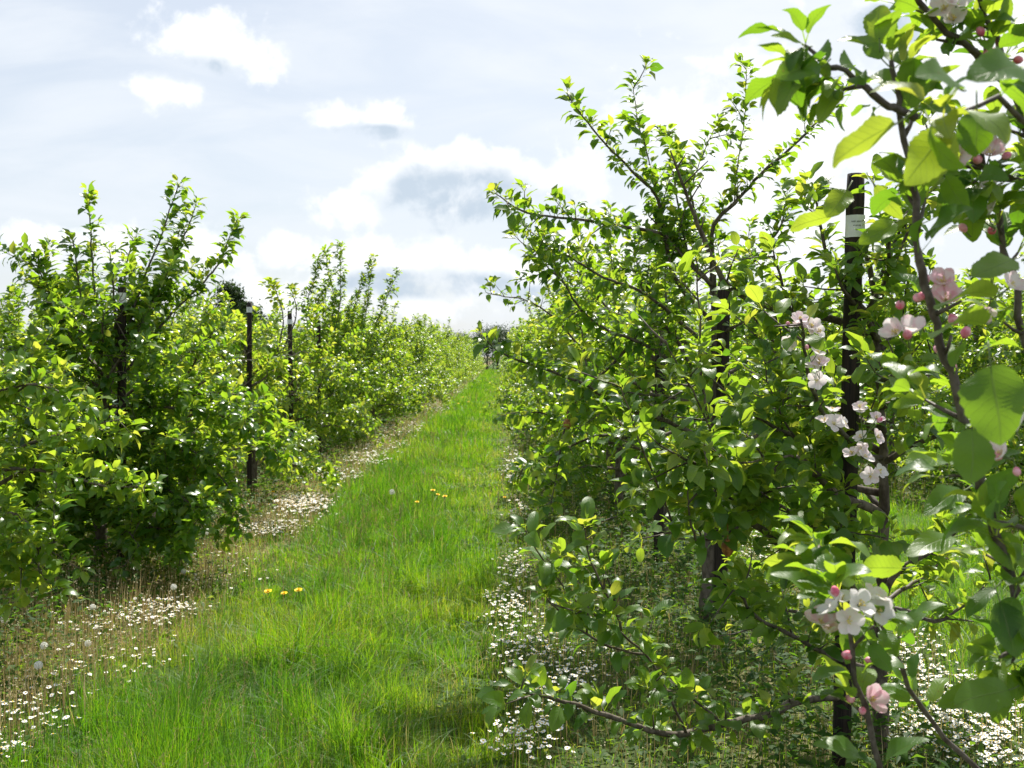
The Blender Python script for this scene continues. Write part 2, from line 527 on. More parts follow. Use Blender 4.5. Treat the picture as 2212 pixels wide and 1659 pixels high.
def leaves_on(lv, path, rng, ds=0.045, k=(2, 4), size=0.065, t0=0.1, rise=0.3, young=0.0, tip=True, fwd=(0.1, 0.8), mtint=0.45):
    path = np.asarray(path, float)
    seg = np.linalg.norm(np.diff(path, axis=0), axis=1)
    s = np.r_[0, np.cumsum(seg)]
    Lt = s[-1]
    if Lt < 1e-3:
        return
    nn = max(1, int(Lt * (1 - t0) / ds))
    q = np.sort(t0 * Lt + rng.uniform(0, 1, nn) * 0.25 * ds + np.linspace(0, 1, nn) * Lt * (1 - t0) * 0.985)
    kk = rng.integers(k[0], k[1] + 1, nn)
    if tip:
        q = np.r_[q, Lt]
        kk = np.r_[kk, rng.integers(4, 7)]
    idx = np.repeat(np.arange(len(q)), kk)
    pos = np.stack([np.interp(q, s, path[:, i]) for i in range(3)], -1)
    tg = np.gradient(path, axis=0)
    tan = nrm(np.stack([np.interp(q, s, tg[:, i]) for i in range(3)], -1))
    e1, e2 = perp(tan, rng)
    n = len(idx)
    az = idx * 2.4 + rng.uniform(-1.3, 1.3, n) + (np.arange(n) * 2.1)
    rad = np.cos(az)[:, None] * e1[idx] + np.sin(az)[:, None] * e2[idx]
    f = rng.uniform(fwd[0], fwd[1], n)
    istip = (idx == len(q) - 1) if tip else np.zeros(n, bool)
    f = np.where(istip, rng.uniform(0.5, 2.0, n), f)
    d = tan[idx] * f[:, None] + rad * 0.9 + UP * (rise + 0.18 + rng.uniform(-0.35, 0.35, n))[:, None]
    d = nrm(d + rng.normal(0, 0.15, (n, 3)))
    hint = UP * 1.0 + rng.normal(0, 0.38, (n, 3)) + tan[idx] * 0.25 - rad * 0.15
    L = size * rng.uniform(0.45, 1.25, n) ** 0.85
    L = np.where(istip, L * rng.uniform(0.6, 1.0, n), L)
    W = L * rng.uniform(0.46, 0.66, n)
    tint = np.clip(mtint + rng.normal(0, 0.24, n) + young * 0.3 + istip * 0.22, 0, 1)
    tint = np.where(rng.uniform(0, 1, n) < 0.025, 0.97, tint)
    lv.add(pos[idx] + rad * 0.002, d, hint, L, W, tint, rng.uniform(0.45, 1.5, n), rng.uniform(0.12, 0.5, n), rng.uniform(0.010, 0.026, n) * size / 0.065)


def grow(p0, d0, length, rng, up=0.0, wob=0.16, step=0.06):
    n = max(2, int(length / step))
    p = [np.asarray(p0, float)]
    d = nrm(np.asarray(d0, float))
    for i in range(n):
        d = nrm(d + rng.normal(0, wob, 3) * 0.6 + UP * up * (1 if np.isscalar(up) else 1))
        p.append(p[-1] + d * length / n)
    return np.array(p)


class Tree:
    """apple tree: Empty at the base > trunk, branch (> foliage) ..."""
    def __init__(s, loc, seed, lod, size, label, group, lmat=None, name='apple_tree', mtint=0.45):
        s.loc = np.array(loc, float)
        s.rng = np.random.default_rng(seed)
        s.lod, s.size, s.lmat, s.mtint = lod, size, lmat or M_LEAF, mtint
        s.root = empty(name, loc)
        tag(s.root, label, 'apple tree', group)
        s.nleaf = 0
        s.gaps = []

    def trunk(s, path, r0, r1, world=True, step=0.07):
        p = resample(path, step)
        p = p + s.rng.normal(0, 0.003, p.shape)
        t = np.linspace(0, 1, len(p))
        r = r0 * (1 - t) + r1 * t
        r = r * (1 + 0.35 * np.exp(-t * 22)) * (1 + s.rng.normal(0, 0.05, len(p)))
        mb = MB()
        tube(mb, p, r, 10)
        # knots and pruned stubs
        for i in range(5):
            j = s.rng.integers(3, len(p) - 2)
            a = s.rng.uniform(0, 6.28)
            dd = np.array([math.cos(a), math.sin(a), 0.5])
            tube(mb, np.array([p[j], p[j] + dd * (r[j] * 1.5 + 0.008)]), [r[j] * .6, r[j] * .4], 6)
        s.tp = p
        return mb.build('trunk', M_BARK, s.root, off=s.loc if world else None)

    def branch(s, path, r0, r1=0.0025, lat=0.11, latlen=(0.10, 0.32), lat_t0=0.2, leaf=True, ds=0.045, k=(2, 4), world=True,
               rise=0.3, latup=0.25, t0=0.25, size=None, young=0.0, traced=True, sides=7, sub=(), fwd=(0.1, 0.8), own=True, acc=None):
        rng = s.rng
        size = size or s.size
        p = resample(path, 0.05) if traced else np.asarray(path)
        if traced:
            p[1:-1] += rng.normal(0, 0.0022, p[1:-1].shape)
        t = np.linspace(0, 1, len(p))
        r = r0 * (1 - t) ** 0.8 + r1
        r = r * (1 + rng.normal(0, 0.05, len(p)))
        mb, lv = (MB(), Leaves()) if acc is None else acc
        tube(mb, p, r, sides)
        Lt = np.linalg.norm(np.diff(p, axis=0), axis=1).sum()
        if leaf:
            leaves_on(lv, p, rng, ds, k, size, t0, rise, young, True, fwd, s.mtint)
        for extra in sub:                          # traced side twigs of this limb
            pe = resample(extra, 0.05)
            pe[1:-1] += rng.normal(0, 0.002, pe[1:-1].shape)
            tube(mb, pe, np.linspace(max(r1 * 1.6, 0.0035), 0.002, len(pe)), 6)
            leaves_on(lv, pe, rng, ds, k, size, 0.08, rise, young, True, fwd, s.mtint)
            s._lats(mb, lv, pe, lat * 1.4, (0.05, 0.13), 0.2, ds, k, size, rise, latup, young)
        if lat:
            s._lats(mb, lv, p, lat, latlen, lat_t0, ds, k, size, rise, latup, young)
        s.nleaf += lv.count()
        if acc is None:
            o = mb.build('branch', M_BARK if r0 > 0.009 else M_TWIG, s.root, off=s.loc if world else None)
            fm = MB()
            lv.into(fm, s.lod, rng, s.gaps)
            if fm.n:
                fm.build('foliage', s.lmat, o, off=s.loc if world else None)
            return o

    def _lats(s, mb, lv, p, lat, latlen, t0, ds, k, size, rise, latup, young):
        rng = s.rng
        Lt = np.linalg.norm(np.diff(p, axis=0), axis=1).sum()
        for q in np.arange(t0 * Lt, Lt * 0.96, lat):
            f = min(0.999, (q + rng.uniform(0, lat)) / Lt) * (len(p) - 1)
            i = int(min(f, len(p) - 2))
            b = p[i] + (p[i + 1] - p[i]) * (f - i)
            tan = nrm(p[min(i + 1, len(p) - 1)] - p[max(i - 1, 0)])
            a = rng.normal(0, 1, 3)
            a = nrm(a - tan * a.dot(tan))
            dd = nrm(a + tan * rng.uniform(0.3, 0.9) + UP * (latup + rng.normal(0, 0.25)))
            ln = rng.uniform(*latlen)
            lp = grow(b, dd, ln, rng, rng.uniform(-0.06, 0.12), 0.16, 0.05)
            tube(mb, lp, np.linspace(0.0038, 0.0018, len(lp)), 4)
            leaves_on(lv, lp, rng, ds, k, size, 0.12, rise, young, True, mtint=s.mtint)

    def crown(s, H=2.0, spread=1.0, limbs=13, shoots=7, zlo=0.4, world=True, lat=0.11, ds=0.05, k=(2, 4), shootlen=(0.35, 0.8), merge=False, az0=None, azr=None):
        """grown limbs all round the trunk"""
        rng = s.rng
        b = s.loc if world else np.zeros(3)
        acc = (MB(), Leaves()) if merge else None
        a0 = rng.uniform(0, 6.28)
        ends = []
        for i in range(limbs):
            h = zlo + (H - zlo) * (i + rng.uniform(0, .7)) / limbs
            a = a0 + i * 2.4 + rng.normal(0, .25) if azr is None else rng.uniform(*azr)
            f = (h - zlo) / (H - zlo)
            ln = spread * (1.12 - 0.5 * f) * rng.uniform(0.8, 1.15)
            el = rng.uniform(0.05, 0.4) + 0.35 * f
            d = np.array([math.cos(a) * math.cos(el), math.sin(a) * math.cos(el), math.sin(el)])
            p = grow(b + np.array([0, 0, h]), d, ln, rng, rng.uniform(-0.045, 0.02) if f < .5 else rng.uniform(-0.01, 0.05), 0.13)
            p[:, 2] = np.maximum(p[:, 2], b[2] + 0.16)
            s.branch(p, 0.013 * (1.1 - .4 * f), 0.003, lat, (0.14, 0.46), 0.15, ds=ds, k=k, world=world, latup=0.2, t0=0.3, traced=False, sides=6, acc=acc)
            ends.append(p)
        for i in range(shoots):
            if rng.uniform() < 0.75:
                e = ends[rng.integers(limbs // 3, limbs)]
                st = e[rng.integers(len(e) // 4, max(len(e) // 4 + 1, int(len(e) * .8)))]
            else:
                st = b + np.array([0, 0, H])
            d = np.array([rng.normal(0, .28), rng.normal(0, .28), 1.0])
            p = grow(st, d, rng.uniform(*shootlen), rng, 0.02, 0.09)
            s.branch(p, 0.006, 0.002, 0.16, (0.05, 0.14), 0.1, ds=0.028, k=(2, 3), world=world, rise=0.15, latup=0.5, t0=0.05, traced=False, sides=5, acc=acc, size=s.size * .92)
        if merge:
            return acc


def post(x, y, top=2.05, r=0.034, lean=(0, 0), tagz=None, label='', tie=False):
    rng = np.random.default_rng(int(abs(x * 911 + y * 131)))
    o = MB()
    z = np.linspace(-0.1, top, 26)
    p = np.stack([lean[0] * z / top, lean[1] * z / top, z], -1)
    rr = r * (1 + rng.normal(0, 0.02, len(z)))
    rr[-1] *= 0.9
    p[-1][2] -= 0.006
    tube(o, p, rr, 14)
    po = o.build('wooden_post', M_POST, smooth=True)
    po.location = (x, y, 0)
    tag(po, label, 'post', 'tree stakes along the orchard rows')
    if tagz:
        tb = MB()
        h, rt = 0.058 if r < .03 else .08, r + 0.004
        a = np.linspace(-math.pi * 0.92, -math.pi * 0.05, 15)
        f = tagz / top
        bx, by = lean[0] * f, lean[1] * f
        for sgn, ra in ((0, rt), (1, rt - 0.0015)):
            lo = np.stack([bx + np.cos(a) * ra, by + np.sin(a) * ra, np.full(15, tagz - h / 2)], -1)
            hi = lo + [0, 0, h]
            i = np.arange(14)
            q = np.stack([i, i + 1, i + 16, i + 15], -1)
            tb.add(np.vstack([lo, hi]), q if sgn == 0 else q[:, ::-1])
        tg = tb.build('label_tag', M_TAG, po)
        ib = MB()                                    # two faint unreadable printed lines and a mark
        for zz, a0, a1, th in ((0.014, -2.15, -1.1, 0.005), (0.0, -2.0, -1.25, 0.004), (-0.016, -1.8, -1.4, 0.008)):
            aa = np.linspace(a0, a1, 12)
            for m in range(0, 11):
                if rng.uniform() < 0.3:
                    continue
                seg = aa[m:m + 2]
                seg = np.array([seg[0], seg[0] + (seg[1] - seg[0]) * 0.7])
                ra = rt + 0.002
                hgt = th * rng.uniform(0.5, 1.0)
                lo = np.stack([bx + np.cos(seg) * ra, by + np.sin(seg) * ra, np.full(2, tagz + zz)], -1)
                ib.add(np.vstack([lo, lo[::-1] + [0, 0, hgt]]), [[0, 1, 2, 3]])
        ib.build('printed_marks', M_INK, tg)
    if tie:
        t = MB()
        a = np.linspace(0, 2 * math.pi, 25)
        ring = np.stack([np.cos(a) * (r + 0.006) - 0.012, np.sin(a) * (r + 0.006), tie + 0.012 * np.sin(a)], -1)
        tube(t, ring, 0.006, 6)
        t.build('tie_band', M_TIE, po)
    return po

# ------------------------------------------------------------------ ground
def ground():
    mb = MB()
    xs = np.r_[-3000, -600, -120, -40, np.linspace(-16, 16, 110), 40, 120, 600, 3000]
    ys = np.r_[-1500, -200, -40, np.linspace(-6, 40, 150), np.linspace(42, 140, 40), 200, 600, 4000]
    X, Y = np.meshgrid(xs, ys, indexing='ij')
    Z = 0.018 * np.sin(X * 2.1 + Y * 0.7) * np.sin(Y * 1.3 + 1) + 0.012 * np.sin(X * 5.2 - Y * 3.1)
    Z = Z - 0.012
    far = (np.abs(X) > 17) | (Y > 141) | (Y < -7)
    Z[far] = -0.02
    n, m = X.shape
    i, j = np.meshgrid(np.arange(n - 1), np.arange(m - 1), indexing='ij')
    a = i * m + j
    q = np.stack([a, a + m, a + m + 1, a + 1], -1).reshape(-1, 4)
    mb.add(np.stack([X, Y, Z], -1).reshape(-1, 3), q)
    tag(mb.build('ground', M_GROUND), kind='structure')


ground()
GRP_L, GRP_R = 'apple trees of the left row', 'apple trees of the right row'

# ------------------------------------------------------------------ right row, nearest tree (trunk outside the frame)
CL1 = ((1710, 712, 3.05, 42, 5, 1), (1745, 712, 3.05, 26, 3, 0), (1752, 772, 3.05, 24, 2, 1), (1770, 805, 3.05, 26, 3, 0), (1785, 915, 3.1, 36, 4, 0),
             (1865, 925, 3.2, 46, 6, 1), (1850, 985, 3.2, 26, 2, 0), (1878, 1018, 3.2, 24, 2, 0))
CL0 = ((1822, 1310, 1.42, 44, 4, 1, .2, 1.0), (1868, 1305, 1.46, 36, 2, 0, .25, .95), (1775, 1375, 1.46, 34, 2, 0, .7, .55), (1860, 1410, 1.48, 22, 0, 2, .8, .4), (1862, 1508, 1.5, 22, 1, 2, .9, .5),
             (1988, 628, 1.40, 30, 0, 4, .9, .4), (2045, 640, 1.42, 42, 2, 1, .9, .5), (1965, 735, 1.40, 36, 2, 1, .9, .45), (2060, 755, 1.45, 34, 0, 3, .9, .4), (1945, 640, 1.40, 14, 0, 1, 1, .4),
             (2140, 625, 1.5, 48, 3, 1, .55, .7), (2065, 320, 1.5, 36, 2, 1, .6, .7), (2130, 345, 1.5, 34, 1, 2, .9, .5), (2130, 430, 1.5, 40, 2, 0, .6, .7), (2150, 475, 1.5, 40, 2, 1, .7, .6),
             (2098, 505, 1.5, 14, 0, 1, .9, .4), (2060, 30, 1.5, 46, 3, 0, .45, .85), (2140, 90, 1.5, 30, 0, 2, .9, .4), (2170, 112, 1.55, 24, 0, 2, .8, .4), (2190, 975, 1.3, 34, 1, 2, .9, .4), (2205, 940, 1.3, 20, 1, 0, .7, .5))


def open_to_camera(tree, lst, f):  # thins leaves between each blossom cluster and the camera
    for q in lst:
        c = P(q[0], q[1], q[2])
        tree.gaps.append((c + (CAM - c) * .025, CAM + (c - CAM) * .2, q[3] * f * q[2] / FPX, .95))


def PP(*pts):
    return np.array([P(*q) for q in pts])


def tr(pts, d0, d1):
    """traced pixel path with depth running from d0 to d1"""
    n = len(pts)
    return np.array([P(x, y, d0 + (d1 - d0) * i / (n - 1)) for i, (x, y) in enumerate(pts)])


T0 = Tree((1.30, 1.75, 0), 11, 'xhi', 0.064, 'closest apple tree of the right row, big leaves and pink buds crowding the right edge', GRP_R, M_LEAF_NEAR, mtint=0.3)
open_to_camera(T0, CL0, 1.0)
open_to_camera(T0, CL1, .8)
t0p = np.array([[1.30, 1.75, -0.05], [1.29, 1.74, 0.6], [1.31, 1.76, 1.1], [1.28, 1.75, 1.6], [1.27, 1.78, 2.1]])
T0.trunk(t0p, 0.03, 0.012)
def B0(path, r0, r1, lat=0.10, ll=(0.03, 0.09), ds=0.055, k=(2, 3), **kw):
    T0.branch(path, r0, r1, lat, ll, kw.pop('lat_t0', 0.1), ds=ds, k=k, t0=kw.pop('t0', 0.1), **kw)


b_u = np.vstack([[[1.29, 1.74, 0.62], [1.10, 1.62, 0.80]],
                 tr([(2230, 1385), (2195, 1278), (2168, 1198), (2147, 1128), (2132, 1077), (2118, 1016), (2093, 923), (2079, 891), (2061, 819), (2039, 783),
                     (2021, 701), (2003, 655), (1989, 587), (1982, 540), (1975, 494), (1975, 430), (1964, 376), (1953, 304), (1946, 236), (1935, 190), (1925, 130)], 1.45, 1.32)])
B0(b_u, 0.0062, 0.0030, 0.12, (0.02, 0.06), lat_t0=0.28, t0=0.26, ds=0.075, k=(1, 3))
B0(tr([(1978, 254), (1942, 236), (1906, 218), (1871, 193), (1828, 161), (1785, 140), (1738, 97)], 1.32, 1.27), 0.0035, 0.002, 0.05, (0.02, 0.05), ds=0.04, k=(2, 4), t0=0.25, lat_t0=.4, rise=0.05)
b_y = np.vstack([[[1.27, 1.75, 1.05]], tr([(2330, 900), (2240, 800), (2200, 683), (2193, 612), (2168, 540), (2164, 501), (2157, 447), (2139, 394), (2132, 372), (2120, 320)], 1.6, 1.5)])
B0(b_y, 0.0045, 0.003, 0.12, (0.02, 0.06), ds=0.07, k=(1, 3))
b_w = np.vstack([[[1.28, 1.76, 1.80]], tr([(2300, 310), (2212, 222), (2132, 143), (2089, 97), (2046, 68), (1985, 0), (1950, -60), (1900, -150)], 1.6, 1.45)])
B0(b_w, 0.0055, 0.0028, 0.13, (0.02, 0.06), ds=0.09, k=(1, 3), t0=0.4)
b_x = np.vstack([[[1.28, 1.77, 1.72]], tr([(2290, 340), (2200, 230), (2164, 118), (2147, 64), (2111, 0), (2085, -80)], 1.62, 1.5)])
B0(b_x, 0.0045, 0.003, 0.10, (0.02, 0.06), ds=0.07, k=(1, 3))
B0(np.vstack([[[1.28, 1.75, 1.55]], tr([(2330, 430), (2212, 397), (2153, 369), (2100, 350)], 1.6, 1.5)]), 0.005, 0.003, 0.1, (0.02, 0.05), ds=0.06)
b_aa = np.vstack([[[1.30, 1.75, 0.35], [1.0, 1.6, 0.45], [0.66, 1.5, 0.70]], tr([(1915, 1720), (1900, 1659), (1884, 1573), (1852, 1472), (1838, 1400), (1826, 1330), (1810, 1280)], 1.5, 1.48)])
B0(b_aa, 0.005, 0.0026, 0.12, (0.02, 0.05), ds=0.09, k=(1, 3), t0=0.62, lat_t0=0.62)
# close sprays at the right edge
B0(np.vstack([[[1.29, 1.75, 1.0]], tr([(2400, 1300), (2280, 1180), (2190, 1130), (2150, 1160)], 1.45, 1.35)]), 0.005, 0.0025, 0.09, (0.02, 0.05), ds=0.06, k=(2, 3), t0=0.55, lat_t0=0.55)
B0(np.vstack([[[1.29, 1.75, 0.8]], tr([(2400, 1560), (2280, 1450), (2210, 1400), (2160, 1420)], 1.5, 1.4)]), 0.005, 0.0025, 0.08, (0.02, 0.05), ds=0.055, k=(2, 3), t0=0.5, lat_t0=0.5)
B0(np.vstack([[[1.28, 1.75, 1.70]], tr([(2350, 330), (2250, 290), (2150, 215), (2080, 245), (2035, 255)], 1.2, 1.08)]), 0.0045, 0.002, 0, (0.02, 0.04), ds=0.09, k=(1, 2), t0=0.6)

# single large leaves that hang closest to the lens
def hero(lst, tree):
    r_ = np.random.default_rng(4)
    for (bx, by, tx, ty, d0, d1, wr, tint, curl, roll) in lst:
        p, q = P(bx, by, d0), P(tx, ty, d1)
        ax = q - p
        L = np.linalg.norm(ax)
        toc = nrm(CAM - p)
        sd = nrm(np.cross(ax, toc))
        n_ = nrm(toc * math.cos(roll) + sd * math.sin(roll))
        L = L * (1 + curl * curl * .12)
        lv, mb, fm = Leaves(), MB(), MB()
        lv.add(p[None], (ax + n_ * L * curl * .45)[None], n_[None], [L], [L * wr], [tint], [curl], [r_.uniform(.12, .35)], [0.0])
        lv.into(fm, 'xhi', r_)
        o = fm.build('leaf', tree.lmat, tree.root, off=tree.loc)
        pt = r_.uniform(.016, .024)
        tube(mb, resample([p - nrm(ax) * pt + UP * .002 - toc * .006, p - nrm(ax) * pt * .5, p + nrm(ax) * .002], .006), .0009, 5)
        mb.build('leaf_stalk', M_STEM, o, off=tree.loc)


hero([(2140, 790, 2160, 960, 1.05, 1.02, .80, .28, .3, .2), (2100, 925, 2098, 1045, 1.15, 1.13, .72, .35, .2, -.2),
      (1935, 268, 1790, 362, 1.05, 1.0, .36, .85, .5, 2.5), (2030, 290, 1965, 400, 1.08, 1.05, .62, .72, .3, -.3),
      (2110, 240, 2112, 335, 1.1, 1.08, .75, .2, .3, .1), (2012, 270, 2060, 360, 1.05, 1.0, .35, .3, .9, .9),
      (1900, 85, 1898, 10, 1.28, 1.3, .66, .7, .2, -.1), (1765, 133, 1685, 165, 1.26, 1.22, .55, .35, .35, .3), (1728, 160, 1678, 240, 1.26, 1.24, .45, .8, .4, .6), (1735, 97, 1665, 72, 1.26, 1.22, .28, .7, .3, 1.0),
      (1768, 150, 1712, 190, 1.27, 1.25, .45, .3, .3, .2), (1905, 128, 1870, 92, 1.28, 1.3, .6, .4, .3, .2),
      (2130, 700, 2020, 712, 1.25, 1.15, .34, .6, .5, 2.4), (2150, 640, 2030, 650, 1.3, 1.2, .30, .7, .5, 2.4), (2212, 150, 2110, 140, .98, .92, .45, .3, .6, .6), (2070, 190, 1990, 140, .98, .9, .3, .3, .5, .9),
      (2120, 1500, 2030, 1515, 1.4, 1.36, .45, .5, .4, .3), (2180, 1490, 2075, 1520, 1.35, 1.3, .5, .45, .4, .2), (2190, 1290, 2160, 1390, 1.4, 1.38, .6, .25, .3, .1), (2150, 1270, 2090, 1330, 1.42, 1.4, .4, .2, .5, .5),
      (2160, 1300, 2200, 1420, 1.4, 1.36, .6, .3, .3, -.3), (1950, 1228, 1850, 1235, 1.5, 1.46, .5, .6, .5, 2.6), (2060, 1160, 1960, 1185, 1.5, 1.45, .38, .65, .5, .5), (1780, 1240, 1650, 1215, 1.6, 1.58, .40, .8, .5, 2.5),
      (1845, 1250, 1740, 1235, 1.6, 1.55, .45, .75, .4, .5), (1880, 1390, 1925, 1450, 1.45, 1.42, .55, .15, .3, .1), (1830, 410, 1790, 470, 1.6, 1.58, .7, .8, .2, .3), (1800, 465, 1705, 500, 1.6, 1.58, .42, .8, .4, 2.5),
      (1935, 480, 1860, 525, 1.5, 1.48, .5, .6, .4, .4), (2040, 380, 2090, 455, 1.4, 1.38, .55, .3, .3, .1), (1890, 400, 1945, 475, 1.5, 1.48, .42, .75, .4, .4), (2190, 560, 2110, 590, 1.3, 1.25, .5, .6, .3, .4),
      (2010, 850, 1930, 880, 1.5, 1.5, .45, .6, .4, .5), (2050, 1000, 1960, 990, 1.5, 1.45, .4, .6, .4, .7), (2080, 1060, 2000, 1095, 1.5, 1.45, .45, .35, .5, .3)], T0)

# ------------------------------------------------------------------ right row, second tree with its post
x1, y1 = 1.43, 4.12
T1 = Tree((x1, y1, 0), 23, 'hi', 0.078, 'apple tree with white blossom in front of the dark post, right row', GRP_R, M_LEAF_NEAR, mtint=0.5)
open_to_camera(T1, CL1, 1.15)
open_to_camera(T1, CL0, 1.0)
SUNV = np.array(_sv)
for lq in (tr([(1482, 1582), (1434, 1477), (1391, 1413), (1326, 1354), (1257, 1311), (1171, 1209), (1110, 1110)], 3.62, 3.05), tr([(1568, 1563), (1434, 1584), (1359, 1563), (1241, 1520), (1133, 1493), (1060, 1463)], 3.6, 3.15),
           tr([(1337, 1338), (1262, 1140)], 3.3, 3.15), tr([(1452, 1128), (1395, 988), (1341, 835)], 3.35, 3.15), tr([(1545, 960), (1467, 795), (1438, 735)], 3.5, 3.3)):
    for pq in resample(lq, .12):                  # leaves thinned out along the sun's rays so the low branches are lit
        T1.gaps.append((pq + SUNV * .22, pq + SUNV * 1.9, .10, .62))
trunk1 = tr([(1903, 1690), (1906, 1640), (1900, 1400), (1908, 1100), (1905, 900), (1890, 700), (1884, 610), (1862, 500), (1850, 400)], 4.12, 4.12)
trunk1[0][2] = -0.06
T1.trunk(trunk1, 0.031, 0.008)
tb = MB()
for zz in (805, 1240):
    c = P(1904, zz, 4.12)
    a = np.linspace(0, 2 * math.pi, 22)
    tube(tb, np.stack([c[0] + np.cos(a) * 0.029, c[1] + np.sin(a) * 0.029, np.full(22, c[2])], -1), 0.006, 6)
    if zz == 805:
        break
tb.build('tree_tie', M_TIE, T1.root, off=T1.loc)


def B1(pts, d0, d1, r0=0.012, r1=0.0028, **kw):
    T1.branch(tr(pts, d0, d1), r0, r1, kw.pop('lat', 0.095), kw.pop('ll', (0.05, 0.18)), kw.pop('lat_t0', 0.22), ds=kw.pop('ds', 0.034), k=kw.pop('k', (2, 4)), t0=kw.pop('t0', 0.25), **kw)


A_ = [(1893, 1330), (1728, 1207), (1621, 1126), (1567, 1067), (1510, 1010), (1470, 985)]
B1(A_, 4.12, 3.25, 0.016, 0.003, sub=[tr([(1621, 1126), (1563, 1157), (1502, 1167), (1463, 1162), (1452, 1128), (1424, 1060), (1395, 988), (1366, 906), (1341, 835)], 3.6, 3.15),
                                       tr([(1502, 1167), (1488, 1114), (1488, 1042)], 3.4, 3.3)], t0=0.4)
E_ = [(1908, 1115), (1871, 1095), (1817, 1073), (1763, 1027), (1720, 988), (1653, 1027), (1570, 1035), (1520, 1033)]
B1(E_, 4.12, 3.4, 0.016, 0.003, t0=0.4, sub=[tr([(1570, 1035), (1545, 960), (1524, 902), (1495, 842), (1467, 795), (1438, 735)], 3.5, 3.3),
                                             tr([(1530, 905), (1512, 800), (1514, 700), (1509, 660), (1506, 600), (1505, 560)], 3.45, 3.35),
                                             tr([(1720, 988), (1660, 990), (1590, 1000), (1520, 960)], 3.6, 3.2)])
B1([(1904, 990), (1790, 975), (1717, 944), (1635, 900), (1581, 856), (1535, 815)], 4.1, 3.5, 0.009, t0=.3, sub=[tr([(1717, 944), (1667, 848), (1650, 775)], 3.8, 3.7)])
B1([(1904, 1010), (1860, 970), (1820, 937), (1778, 891), (1756, 844), (1738, 755), (1730, 690)], 4.1, 3.0, 0.009, 0.003, k=(1, 2), t0=.3, lat=0.16)
K_ = [(1892, 730), (1800, 690), (1674, 667), (1612, 643), (1573, 620), (1542, 565), (1514, 502), (1495, 448), (1471, 389), (1448, 325)]
B1(K_, 4.12, 3.7, 0.013, 0.0026, t0=.3, lat=.12, ll=(.05, .14))
Q_ = [(1482, 1582), (1434, 1477), (1391, 1413), (1326, 1354), (1257, 1311), (1185, 1225), (1135, 1145)]
R_ = [(1900, 1490), (1804, 1504), (1723, 1514), (1670, 1541), (1568, 1563), (1482, 1584), (1434, 1584), (1359, 1563), (1241, 1520), (1165, 1503), (1125, 1490)]
B1(R_, 4.12, 3.15, 0.015, 0.003, t0=.3, lat=0.16, ll=(.04, .11), k=(2, 3), ds=.04, sub=[tr(Q_, 3.62, 3.05), tr([(1337, 1338), (1278, 1214), (1262, 1140)], 3.3, 3.15),
                                        tr([(1342, 1362), (1320, 1270), (1294, 1200)], 3.35, 3.3), tr([(1391, 1413), (1300, 1390), (1230, 1340), (1180, 1290)], 3.4, 3.1),
                                        tr([(1560, 1563), (1480, 1500), (1400, 1490)], 3.7, 3.4)])
B1([(1896, 1450), (1800, 1420), (1712, 1375), (1632, 1332), (1600, 1285), (1575, 1270)], 4.12, 3.4, 0.008, t0=.25, lat=.12)
B1([(1905, 1310), (1927, 1246), (1981, 1209), (2060, 1150), (2120, 1080)], 4.12, 4.0, 0.012, t0=.3)
B1([(1908, 1310), (1960, 1320), (2018, 1343), (2080, 1310), (2140, 1250)], 4.12, 4.1, 0.008, t0=.35, lat=.14)
B1([(1915, 1300), (1960, 1265), (2002, 1241), (2050, 1190)], 4.14, 4.5, 0.007)
B1([(1903, 880), (1960, 860), (2010, 800), (2040, 700), (2050, 620)], 4.12, 4.1, 0.010, t0=.2)
B1([(1906, 1000), (1980, 960), (2050, 930), (2120, 880)], 4.12, 3.8, 0.010, t0=.2)
B1([(1900, 760), (1940, 700), (1960, 620), (1955, 540)], 4.12, 4.2, 0.008, t0=.2)
B1([(1890, 690), (1840, 640), (1790, 560), (1770, 480), (1760, 420)], 4.12, 4.0, 0.008, t0=.2)
B1([(1893, 820), (1800, 790), (1730, 720), (1690, 620), (1670, 540)], 4.12, 3.9, 0.009, t0=.25)
B1([(1904, 1180), (1840, 1170), (1780, 1150), (1700, 1100), (1640, 1060)], 4.12, 3.5, 0.009, t0=.3)
B1([(1904, 930), (1850, 900), (1790, 850), (1720, 790), (1640, 700), (1610, 650)], 4.14, 4.3, 0.009, t0=.25)
B1([(1902, 1100), (1860, 1050), (1800, 990), (1740, 900), (1700, 840)], 4.14, 4.5, 0.009, t0=.25)
B1([(1902, 1400), (1850, 1380), (1760, 1330), (1680, 1310), (1640, 1240)], 4.14, 4.3, 0.009, t0=.25, k=(1, 3))
T1.crown(1.8, 0.62, 7, 2, 0.75, lat=0.1, ds=0.04, k=(2, 4), azr=(3.0, 5.0))
# leaf sprays close to the lens near the low blossom
T0.branch(np.vstack([[[1.3, 1.75, 0.55], [1.0, 1.75, 0.65]], tr([(2010, 1560), (1930, 1400), (1860, 1290), (1800, 1220), (1770, 1180)], 1.75, 1.62)]), 0.0045, 0.0022, 0.1, (0.02, 0.05), 0.6, ds=0.06, k=(2, 3), t0=0.7)
post(P(1826, 1655, 4.0)[0], 4.0, 2.17, 0.033, (P(1848, 372, 4.0)[0] - P(1826, 1655, 4.0)[0], 0), P(1846, 490, 4.0)[2],
     'tall dark post with white tag rising above the blossom at right', False)

# ------------------------------------------------------------------ right row, third and fourth trees
x2, y2 = 1.235, 6.3
T2 = Tree((x2, y2, 0), 37, 'mid', 0.077, 'tall apple tree of the right row whose shoots stand highest against white cloud', GRP_R, mtint=.42)
T2.trunk(tr([(1533, 1345), (1535, 1200), (1545, 1000), (1548, 800), (1542, 640), (1538, 520)], 6.3, 6.3), 0.055, 0.012)
T2.crown(1.95, 0.85, 8, 2, 0.9, lat=0.115, ds=0.036, k=(2, 4))


